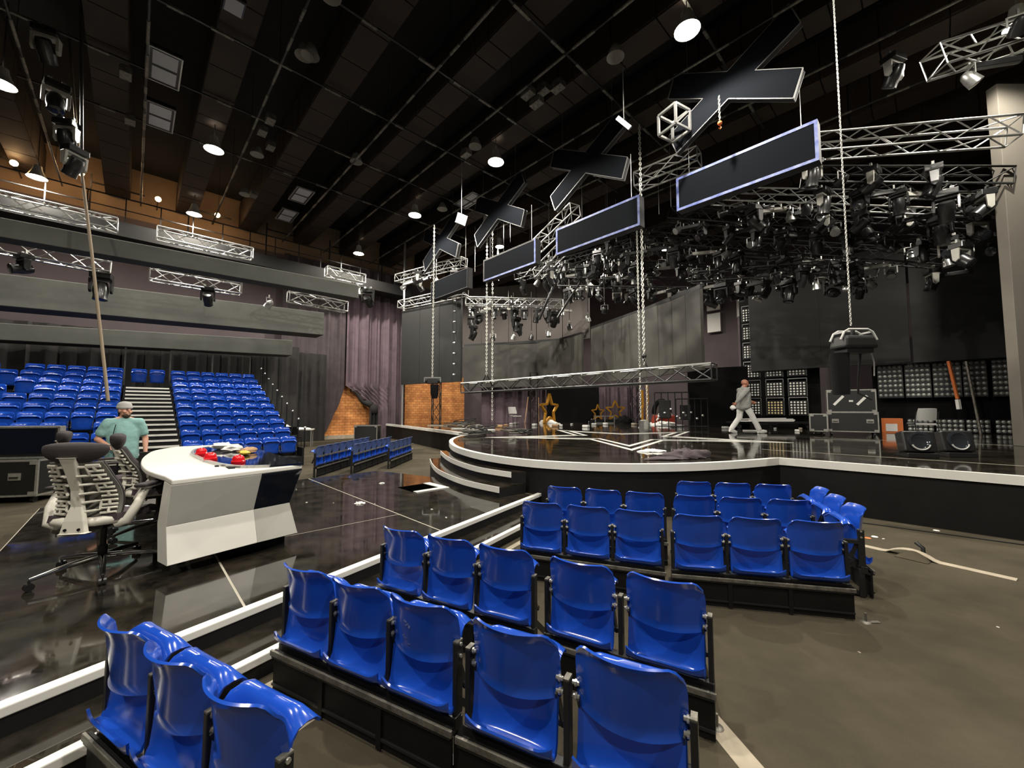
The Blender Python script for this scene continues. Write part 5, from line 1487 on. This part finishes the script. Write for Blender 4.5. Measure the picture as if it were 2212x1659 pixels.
for x in (0.0,):
    h3 = thing('chain_hoist', 'small hoist with a short chain and an orange hook under the largest X', 'hoist', (4.55, 8.4, 7.85))
    chain_mesh(0.55, 0.05, 0.008, 0.018).build('chain', 'chain', h3, 60, loc=(0, 0, 0.6))
    MB().ball((0, 0, 0), 0.05, 10, 8).tube([(0, 0, -0.05), (0.03, 0, -0.1), (0, 0, -0.14), (-0.03, 0, -0.11)], 0.012, 6).build('hook', 'orange', h3, 60)
o = MB().tube([(-11.72, 10, 11.5), (-10.3, 9.1, 8.1), (-8.9, 8.3, 4.9), (-7.6, 7.55, 1.75)], 0.028, 8).build('rope', 'rope', None, 60)
tag(o, 'brown rope running from the roof down to the man in the teal shirt', 'rope')
for i in range(16):
    a, b = random.uniform(4, 17), random.uniform(9.9, 13)
    o = MB().cyl((0, 0, 0), (0, 0, random.uniform(1.6, 3.0)), 0.009, 5).build('drop_cable', 'alu', None, 60, loc=W(a, b, 7.9)); tag(o, 'thin steel cable dropping from the roof among the hanging panels', 'cable', 'thin steel cables')

# ================================================================ THINGS ON AND AROUND THE STAGE
def crumple(name, m, loc, r, sc, label, cat, amp=0.2, seed=0, rz=0.0, freq=3.0, group=None):
    rd = random.Random(seed + 3)
    ph = [rd.uniform(0, 6) for _ in range(6)]
    mb = MB(); mb.ball((0, 0, 0), r, 28, 16, sc)
    for v in mb.v:
        d = v.normalized() if v.length > 0 else v
        k_ = 1 + amp * (math.sin(d.x * freq * 2 + ph[0]) * math.cos(d.y * freq * 2.3 + ph[1]) + 0.6 * math.sin(d.z * freq * 4 + ph[2] + d.x * freq * 3) + .35 * math.sin(d.x * 17 + ph[3]) * math.sin(d.y * 15 + ph[4]))
        v *= k_
        if v.z < 0: v.z *= 0.05
    o = mb.build(name, m, None, 60); o.location = loc; o.rotation_euler = (0, 0, rz)
    return tag(o, label, cat, group)
crumple('tarp', 'tarp', (2.95, 6.85, SZ + 0.01), 0.30, (1.35, 0.75, 0.42), 'crumpled dark mauve cloth lying at the front edge of the stage', 'cloth', 0.22, 1, 0.3)
crumple('tarp', 'tarp', (2.55, 6.62, SZ + 0.01), 0.22, (1.8, 0.5, 0.16), 'thin trailing end of the mauve cloth on the stage edge', 'cloth', 0.22, 5, 0.2)
crumple('rag', 'white_cloth', (2.72, 7.85, SZ + 0.005), 0.16, (1.4, 0.8, 0.25), 'white rag on the stage beside the star point', 'cloth', 0.3, 2)
crumple('trash_bag', 'black_cloth', (6.55, 23.4, SZ), 0.42, (1.2, 0.8, 1.0), 'black cloth heap between the gold stars and the truss tower', 'cloth', 0.15, 3)
crumple('plastic_bag', 'white_cloth', (8.05, 21.3, SZ), 0.34, (1.6, 0.8, 0.5), 'white plastic bag in front of the red bag', 'bag', 0.25, 4)
crumple('plastic_bag', 'white_cloth', (7.2, 21.5, SZ), 0.22, (1.3, 0.8, 0.5), 'pinkish white bag left of the red bag', 'bag', 0.25, 6)
rb = thing('sports_bag', 'red bag standing by the cable bucket at the back of the stage', 'bag', (8.45, 22.4, SZ))
MB().box((0, 0, 0.25), (1.35, 0.6, 0.5), None, 0.8).build('body', 'red_bag', rb, bevel=0.08, seg=3)
MB().tube([(-0.4, -0.2, 0.45), (-0.25, -0.25, 0.72), (0.25, -0.25, 0.72), (0.4, -0.2, 0.45)], 0.03, 8).build('handle', 'white_cloth', rb, 60)
o = MB().bar((7.9, 22.0, SZ + 0.2), (8.5, 22.0, SZ + 1.0), 0.14, 0.05).build('plank', 'paper_white'); tag(o, 'white board leaning behind the red bag', 'board')
o = MB().tube([(8.5 + 0.45 * math.cos(t_), 22.8, SZ + 0.55 + 0.75 * math.sin(t_)) for t_ in [PI * i / 12 for i in range(13)]], 0.13, 8).build('cable_drum', 'black_cloth', None, 60); tag(o, 'black hooped cable drum cover behind the red bag', 'drum')
o = chain_mesh(1.35, 0.075, 0.013, 0.028).build('lifting_chain', 'chain', None, 60, loc=(4.88, 14.5, 2.55)); tag(o, 'short silver chain from the low truss into the steel bucket', 'chain', 'silver chains over the stage centre')
bk = thing('steel_bucket', 'silver bucket full of chain under the double chain', 'bucket', (4.76, 14.5, SZ))
MB().lathe([(0.17, 0), (0.20, 0.40), (0.21, 0.41), (0.19, 0.405), (0.165, 0.03)], 20, None, False).build('body', 'alu', bk, 50)
MB().ball((0, 0, 0.36), 0.18, 14, 8, (1, 1, 0.5)).build('chain_heap', 'chain', bk, 60)
# coils of cable
def cable_heap(loc, r, n, label, seed):
    rd = random.Random(seed)
    t = thing('cable_heap', label, 'cables', loc)
    for k in range(n):
        c = Vector((rd.uniform(-r, r) * 0.5, rd.uniform(-r, r) * 0.4, 0.02 + 0.02 * k))
        rr = rd.uniform(0.4, 0.8) * r; tl_ = rd.uniform(-.25, .25)
        MB().tube([c + Vector((rr * math.cos(a), rr * 0.7 * math.sin(a), abs(tl_) * rr + tl_ * rr * math.cos(a + k))) for a in [2 * PI * i / 18 for i in range(18)]], 0.016, 6, closed=True).build('cable_coil', ('cable_black', 'cable_black', 'worn_steel')[k % 3], t, 60)
cable_heap((-1.0, 12.6, SZ), 0.55, 10, 'heap of black cables at the left end of the round stage front', 1)
cable_heap((0.15, 13.0, SZ), 0.5, 6, 'flat heap of black cables right of the larger heap on the stage', 2)
cable_heap((-2.5, 19.6, SZ), 0.8, 8, 'heap of cables in front of the brick wall at the stage rear', 3)
cable_heap((0.35, 6.9, 0.275), 0.28, 6, 'small tangle of cables at the foot of the stage beside the steps', 4)
cable_heap((9.9, 21.0, SZ), 0.9, 6, 'cables behind the walking man', 5)
# office chairs, visitors chairs
def visitor_chair(loc, rz, label, m='leather_grey', leg='black_steel', s=1.0):
    t = thing('visitor_chair', label, 'chair', loc, rz, None)
    MB().sheet(lambda u, v: (0.23 * (2 * u - 1) * s, (-0.20 + 0.42 * v) * s, (0.45 - 0.02 * math.sin(PI * v)) * s), 8, 8, 0.05).build('seat', m, t, 60)
    MB().sheet(lambda u, v: (0.22 * (2 * u - 1) * (1 - 0.12 * v * v) * s, (-0.24 - 0.10 * v + 0.05 * (2 * u - 1) ** 2) * s, (0.56 + 0.33 * v) * s), 8, 8, 0.045).build('backrest', m, t, 60)
    for x in (-1, 1):
        MB().tube([(x * 0.25 * s, -0.29 * s, 0.80 * s), (x * 0.25 * s, -0.22 * s, 0.5 * s), (x * 0.25 * s, -0.27 * s, 0.0)], 0.013, 8).build('leg', leg, t, 60)
        MB().tube([(x * 0.25 * s, -0.22 * s, 0.46 * s), (x * 0.25 * s, 0.20 * s, 0.44 * s), (x * 0.25 * s, 0.26 * s, 0.0)], 0.013, 8).build('leg', leg, t, 60)
    return t
visitor_chair((0.15, 20.4, SZ), R(-150), 'grey padded chair standing alone at the left back of the stage', s=1.05)
visitor_chair((11.75, 11.55, SZ - 0.05), R(-20), 'grey padded chair before the low lamp panels at the right', s=1.0)
visitor_chair((-9.05, 16.7, 0), R(15), 'black padded chair by the cluttered table right of the grandstand', 'black_cloth')
tb = thing('folding_table', 'table covered with white cloth and papers right of the grandstand', 'table', (-9.5, 17.4, 0), R(20))
MB().box((0, 0, 0.72), (1.7, 0.7, 0.04)).build('tabletop', 'white_laminate', tb)
for x in (-0.78, 0.78):
    for y in (-0.3, 0.3): MB().bar((x, y, 0), (x, y, 0.7), 0.035).build('leg', 'alu', tb)
crumple('cloth_heap', 'white_cloth', (-9.95, 17.3, 0.74), 0.42, (1.2, 0.7, 0.45), 'white cloth heaped on the table right of the grandstand', 'cloth', 0.25, 8)
crumple('paper_pile', 'paper_white', (-9.25, 17.4, 0.74), 0.35, (1.3, 0.8, 0.2), 'loose white papers on the right half of that table', 'paper', 0.2, 9)
# gold star frames
def gold_star(loc, R1, rz, label):
    t = thing('star_frame', label, 'star', loc, rz, 'gold star frames')
    P1 = [Vector((math.cos(R(90 + 36 * i)), 0, math.sin(R(90 + 36 * i)))) * (R1 if i % 2 == 0 else R1 * 0.45) for i in range(10)]
    for i in range(10):
        p, q = P1[i], P1[(i + 1) % 10]
        MB().bar(p + Vector((0, 0, R1 * 0.82)), q + Vector((0, 0, R1 * 0.82)), R1 * 0.13, R1 * 0.13, (0, 1, 0)).build('side', 'gold', t)
gold_star((6.32, 24.6, SZ + 0.22), 0.62, 0.1, 'gold star frame standing upright at the back of the stage')
gold_star((5.25, 24.6, SZ + 0.2), 0.50, 0.5, 'smaller gold star frame left of the upright one')
gold_star((2.2, 23.6, SZ), 0.95, 0.9, 'large gold star frame beside the black drape')
for (x, h_, lab) in ((7.35, 1.9, 'left gold strip standing by the truss tower'), (7.62, 2.3, 'right gold strip standing by the truss tower')):
    t = thing('gold_strip', lab, 'strip', (x, 22.7, SZ), 0.2, 'gold strips')
    MB().bar((0, 0, 0.0), (0, 0, h_ * 0.45), 0.13, 0.08).bar((0, 0, h_ * 0.45), (0.06, 0, h_ * 0.55), 0.14, 0.08).bar((0.06, 0, h_ * 0.55), (0.02, 0, h_), 0.13, 0.08).build('strip', 'gold', t)
o = MB().bar((0.75, 23.6, SZ), (0.95, 23.7, SZ + 1.55), 0.28, 0.04).build('plank', 'wood'); tag(o, 'plywood board leaning left of the truss tower on the stage', 'board')
o = MB().bar((1.55, 23.4, SZ), (1.55, 23.5, SZ + 1.5), 0.28, 0.04).build('plank', 'wood'); tag(o, 'plywood board standing right of the truss tower on the stage', 'board')
o = MB().box((0, 0, 0.1), (2.2, 0.6, 0.2)).build('low_riser', 'black_board', None, None, 0.01, loc=(5.8, 24.6, SZ)); tag(o, 'low black riser under the two gold stars', 'riser')
t = thing('wire_crate', 'low grey wire crate in front of the gold stars', 'crate', (5.35, 23.2, SZ))
mb = MB()
for x in (-0.55, 0, 0.55): mb.bar((x, 0, 0), (x, 0, 0.42), 0.05)
for z in (0.03, 0.42): mb.bar((-0.55, 0, z), (0.55, 0, z), 0.05)
for x in (-0.55, 0.55): mb.bar((x, 0, 0.42), (x, 0.5, 0.42), 0.04)
mb.build('frame', 'alu', t)
for k, (x, y) in enumerate(((2.7, 23.9), (5.0, 25.0))):
    crumple('paper_pile', 'white_cloth', (x - 0.6 if k == 0 else x, y - 0.3, SZ), 0.36, (1.7 if k == 0 else 0.9, 0.5, 0.55), ('white patterned roll at the foot of the large gold star', 'white cloth beside the wire crate')[k], 'cloth', 0.15, 20 + k)
# black barriers and racks behind the walking man
for i, (x, y, w_) in enumerate(((5.9, 16.6, 1.3), (6.9, 16.9, 1.2), (10.2, 18.9, 1.9), (12.2, 18.3, 1.2))):
    t = thing('barrier_frame', 'black tubular rack at the back of the stage, %s from the left' % ORD[i], 'rack', (x, y, SZ), R(-25), 'black racks at the back of the stage')
    hh = (1.5, 1.25, 0.55, 1.6)[i]
    for j in range(6):
        MB().cyl((w_ * j / 5, 0, 0), (w_ * j / 5, 0, hh), 0.022, 6).build('upright', 'black_steel', t)
    MB().cyl((0, 0, hh), (w_, 0, hh), 0.025, 6).cyl((0, 0, 0.12), (w_, 0, 0.12), 0.02, 6).build('cross_tube', 'alu_dark', t)
    MB().box((w_ * 0.3, 0.05, hh * 0.55), (w_ * 0.35, 0.2, hh * 0.5)).build('equipment', 'fixture', t, bevel=0.03)
    for j in range(5):
        MB().ball((w_ * (0.12 + 0.18 * j), -0.04, hh * (0.35 + 0.1 * (j % 3))), 0.055, 8, 6).build('knob', 'alu', t)
ct = thing('flat_cart', 'low black cart with white battens behind the walking man', 'cart', (10.9, 17.0, SZ), R(-12))
MB().box((0, 0, 0.26), (3.2, 0.8, 0.07)).build('deck', 'black_board', ct)
for x in (-1.3, 1.3):
    for y in (-.3, .3): MB().cyl((x, y - 0.03, 0.1), (x, y + 0.03, 0.1), 0.1, 12).build('caster', 'black_steel', ct)
for i, (y, x0) in enumerate(((-0.3, -1.5), (-0.1, -0.9), (0.12, -0.6), (0.3, -1.2))):
    o = MB().bar((10.9 + x0, 17.0 + y + 0.1, SZ + 0.33 + 0.02 * i), (12.0 + x0 * .3, 16.8 + y, SZ + 0.34 + 0.03 * i), 0.07, 0.05).build('batten', 'paper_white'); tag(o, 'white batten on the low cart, %s from the camera' % ORD[i], 'batten', 'white battens on the cart')
# floor lamps at the stage front right
for i, (x, y) in enumerate(((6.97, 6.95), (7.70, 7.02))):
    t = thing('floor_lamp_box', 'black square floor wash lamp at the stage front, %s of two' % ('left', 'right')[i], 'stage light', (x, y, SZ), R(-18 + 6 * i), 'floor wash lamps')
    MB().box((0, 0.02, 0.04), (0.42, 0.36, 0.08)).build('base', 'fixture', t, bevel=0.01)
    b = MB().box((0, 0, 0), (0.46, 0.22, 0.36)).build('body', 'fixture', t, bevel=0.03, seg=3); b.location = (0, 0.03, 0.25); b.rotation_euler = (R(-14), 0, 0)
    MB().lathe([(0.16, 0.0), (0.165, 0.02), (0.13, 0.025), (0.11, 0.008), (0.001, 0.004)], 24, Matrix.Translation((0, -0.11, 0)) @ Matrix.Rotation(R(90), 4, 'X')).build('lens_ring', 'lens', b, 40)
    MB().tube([(0.13 * math.cos(t_), -0.125, -0.02 + 0.13 * math.sin(t_)) for t_ in [R(200) + R(140) * k / 10 for k in range(11)]], 0.016, 6).build('rim_arc', 'leather_grey', b, 60)
# items at the far right of the stage
o = MB().bar(W(-0.5, 20.3, 1.95), W(-0.35, 20.3, 3.25), 0.085, 0.05).build('batten_strip', 'orange'); tag(o, 'orange strip hanging before the reflector lamp panels', 'strip')
o = MB().bar(W(-0.52, 20.3, 1.6), W(-0.5, 20.3, 1.93), 0.10, 0.08).build('strip_clip', 'paper_white'); tag(o, 'white clip at the lower end of the orange strip', 'clip')
o = MB().bar(W(-0.95, 20.0, SZ), W(-0.75, 20.2, 3.2), 0.06, 0.04).build('lath', 'worn_steel'); tag(o, 'grey lath leaning before the reflector lamp panels', 'lath')
t = thing('cardboard_box', 'orange and white carton behind the flight case', 'box', (13.5, 14.3, SZ), -0.6)
MB().box((0, 0, 0.25), (0.5, 0.4, 0.5)).build('carton', 'orange', t); MB().box((-0.05, -0.21, 0.18), (0.3, 0.02, 0.26)).build('label', 'paper_white', t)
t = thing('cable_reel', 'white cable reel right of the flight case', 'reel', (12.15, 13.6, SZ), 0.3)
MB().tube([(0.26 * math.cos(a), 0, 0.32 + 0.26 * math.sin(a)) for a in [2 * PI * i / 16 for i in range(16)]], 0.05, 8, True).build('ring', 'paper_white', t, 60)
MB().cyl((0, -0.1, 0.32), (0, 0.1, 0.32), 0.12, 14).build('hub', 'black_steel', t)
for i, (x, y, sx, sy, m, lab) in enumerate(((12.6, 12.0, 0.9, 0.3, 'paper_white', 'white sheet on the stage floor before the grey chair'), (11.3, 11.6, 0.35, 0.2, 'leather_grey', 'grey folded sheet near the flight case'), (9.0, 15.2, 0.5, 0.2, 'paper_white', 'white strip of paper on the stage behind the walking man'), (-3.6, 19.9, 1.2, 0.3, 'tape_beige', 'beige board on the stage edge at the far left'), (-1.6, 16.3, 2.2, 0.16, 'white_trim', 'white batten lying on the stage at the left'))):
    o = MB().box((0, 0, 0.02), (sx, sy, 0.03)).build('sheet', m, None, None, 0.004, loc=(x, y, SZ), rot=(0, 0, -0.15 * i)); tag(o, lab, 'sheet')
rd = random.Random(5)
for i in range(34):
    x = rd.uniform(-3.0, 12.0); y = 19.5 + rd.uniform(-1.6, 2.5)
    if Vector((x, y, 0)).dot(E2) > 20.0: y -= 3.5
    s = rd.uniform(0.06, 0.2)
    o = MB().box((0, 0, s * .3), (s * 1.6, s, s * .6)).build('litter', rd.choice(('paper_white', 'paper_white', 'leather_grey', 'case_black', 'wood', 'tape_beige')), None, None, s * .15, loc=(x, y, SZ), rot=(0, 0, rd.uniform(0, 3)))
    tag(o, 'small scrap of litter along the back of the stage', 'litter', 'litter along the back of the stage')
rd = random.Random(17)
for i in range(30):
    if i < 18:
        p = W(rd.uniform(0.5, 7.8), rd.uniform(0.8, 3.2) if i % 3 else rd.uniform(1.0, 5.5), 0.27)
        if (p - P0).dot(EN) > -0.2: continue
    else:
        p = Vector((rd.uniform(1.6, 4.6), rd.uniform(1.6, 5.2), 0)); 
    s = rd.uniform(0.008, 0.018)
    o = MB().box((0, 0, s * .2), (s * 1.8, s, s * .4)).build('floor_speck', rd.choice(('paper_white', 'paper_white', 'tape_beige', 'yellow')), None, None, 0, loc=p, rot=(0, 0, rd.uniform(0, 3)))
    tag(o, 'tiny pale scrap on the ' + ('black platform' if i < 18 else 'open carpet at the right'), 'litter', 'tiny scraps on the ' + ('platform' if i < 18 else 'carpet'))
# things on the carpet and the platform
crumple('paper_scrap', 'paper_white', (-2.15, 5.76, 0.27), 0.045, (1.4, 0.9, 0.5), 'crumpled white paper on the black platform', 'paper', 0.3, 30)
crumple('paper_scrap', 'paper_white', (-2.34, 7.3, 0.27), 0.035, (1.2, 0.9, 0.4), 'small white ball of paper near the rear edge of the black platform', 'paper', 0.3, 31)
for i, (x, y, m) in enumerate(((4.55, 5.14, 'paper_white'), (4.42, 5.09, 'orange'), (5.6, 5.4, 'paper_white'), (4.6, 5.5, 'paper_white'))):
    o = MB().lathe([(0.001, 0), (0.035, 0.003), (0.03, 0.008), (0.001, 0.01)], 10).build('bottle_cap', m, None, 50, loc=(x, y, 0)); tag(o, ('white disc on the carpet by the right end of the seats', 'orange disc on the carpet by the right end of the seats', 'white disc on the carpet near the stage skirt', 'small white disc on the carpet behind the turned seats')[i], 'litter')
o = MB().tube([(4.0, 6.3, 0.008), (4.91, 5.76, 0.008), (6.03, 4.83, 0.008), (7.5, 3.4, 0.008)], 0.007, 6).build('floor_cable', 'cable_black', None, 60); tag(o, 'thin black cable along the carpet before the stage skirt', 'cable')
t = thing('carpet_flap', 'lifted carpet edge with a bent black bracket on the open floor at the right', 'flap', (4.35, 4.45, 0), R(-57))
MB().sheet(lambda u, v: (-0.55 + 1.25 * u, 0.05 * (v - .5) * 2, 0.004 + 0.07 * max(0, 1 - ((u - 0.42) / 0.16) ** 2)), 30, 3, 0.006).build('flap', 'tape_beige', t, 60)
MB().sheet(lambda u, v: (-0.12 + 0.26 * u, -0.05 - 0.10 * v, 0.075 * math.sin(PI * u) * (1 - v) + 0.004), 12, 4, 0.004).build('fold', 'carpet', t, 60)
MB().tube([(0.06, 0.08, 0.0), (0.06, 0.08, 0.10), (0.0, 0.10, 0.14)], 0.02, 8).build('bracket', 'black_steel', t, 60)
crumple('glove', 'tarp', (3.85, 4.75, 0.0), 0.10, (1.3, 0.7, 0.5), 'dark glove like rag on the carpet beside the turned seats', 'cloth', 0.2, 33)
for i, (x0, y0, x1, y1, wd, lab) in enumerate(((1.02, 2.22, 1.10, 1.70, 0.11, 'beige strip of tape on the carpet beside the second row frame'), (-1.15, 2.05, -0.6, 2.95, 0.10, 'beige strip of tape on the carpet between the lower left seats and the front row'), (-0.02, 1.30, 0.28, 1.78, 0.10, 'beige strip of tape on the carpet under the largest seat'))):
    d = Vector((x1 - x0, y1 - y0, 0)); L = d.length
    o = MB().box((L / 2, 0, 0.0015), (L, wd, 0.003)).build('tape_strip', 'tape_beige', None, None, 0, loc=(x0, y0, 0), rot=(0, 0, math.atan2(d.y, d.x))); tag(o, lab, 'tape')
t = thing('levelling_foot', 'steel levelling foot with a bolt at the end of the second row frame', 'foot', (1.03, 2.12, 0))
MB().lathe([(0.001, 0.0), (0.035, 0.0), (0.03, 0.008), (0.008, 0.012), (0.008, 0.07)], 12).build('plate', 'worn_steel', t, 50)
t = thing('levelling_foot', 'steel levelling foot at the end of the right block frame', 'foot', (2.66, 3.12, 0))
MB().lathe([(0.001, 0.0), (0.035, 0.0), (0.03, 0.008), (0.008, 0.012), (0.008, 0.07)], 12).box((0.05, 0, 0.004), (0.10, 0.03, 0.006)).build('plate', 'worn_steel', t, 50)
o = MB().tube([(0, 0, 0), (0.02, 0.01, 0.004), (0.045, 0.0, 0)], 0.006, 6).build('candy_wrapper', 'yellow', None, 60, loc=(-0.72, 2.35, 0.008)); tag(o, 'small yellow scrap on the carpet behind the front row', 'litter')
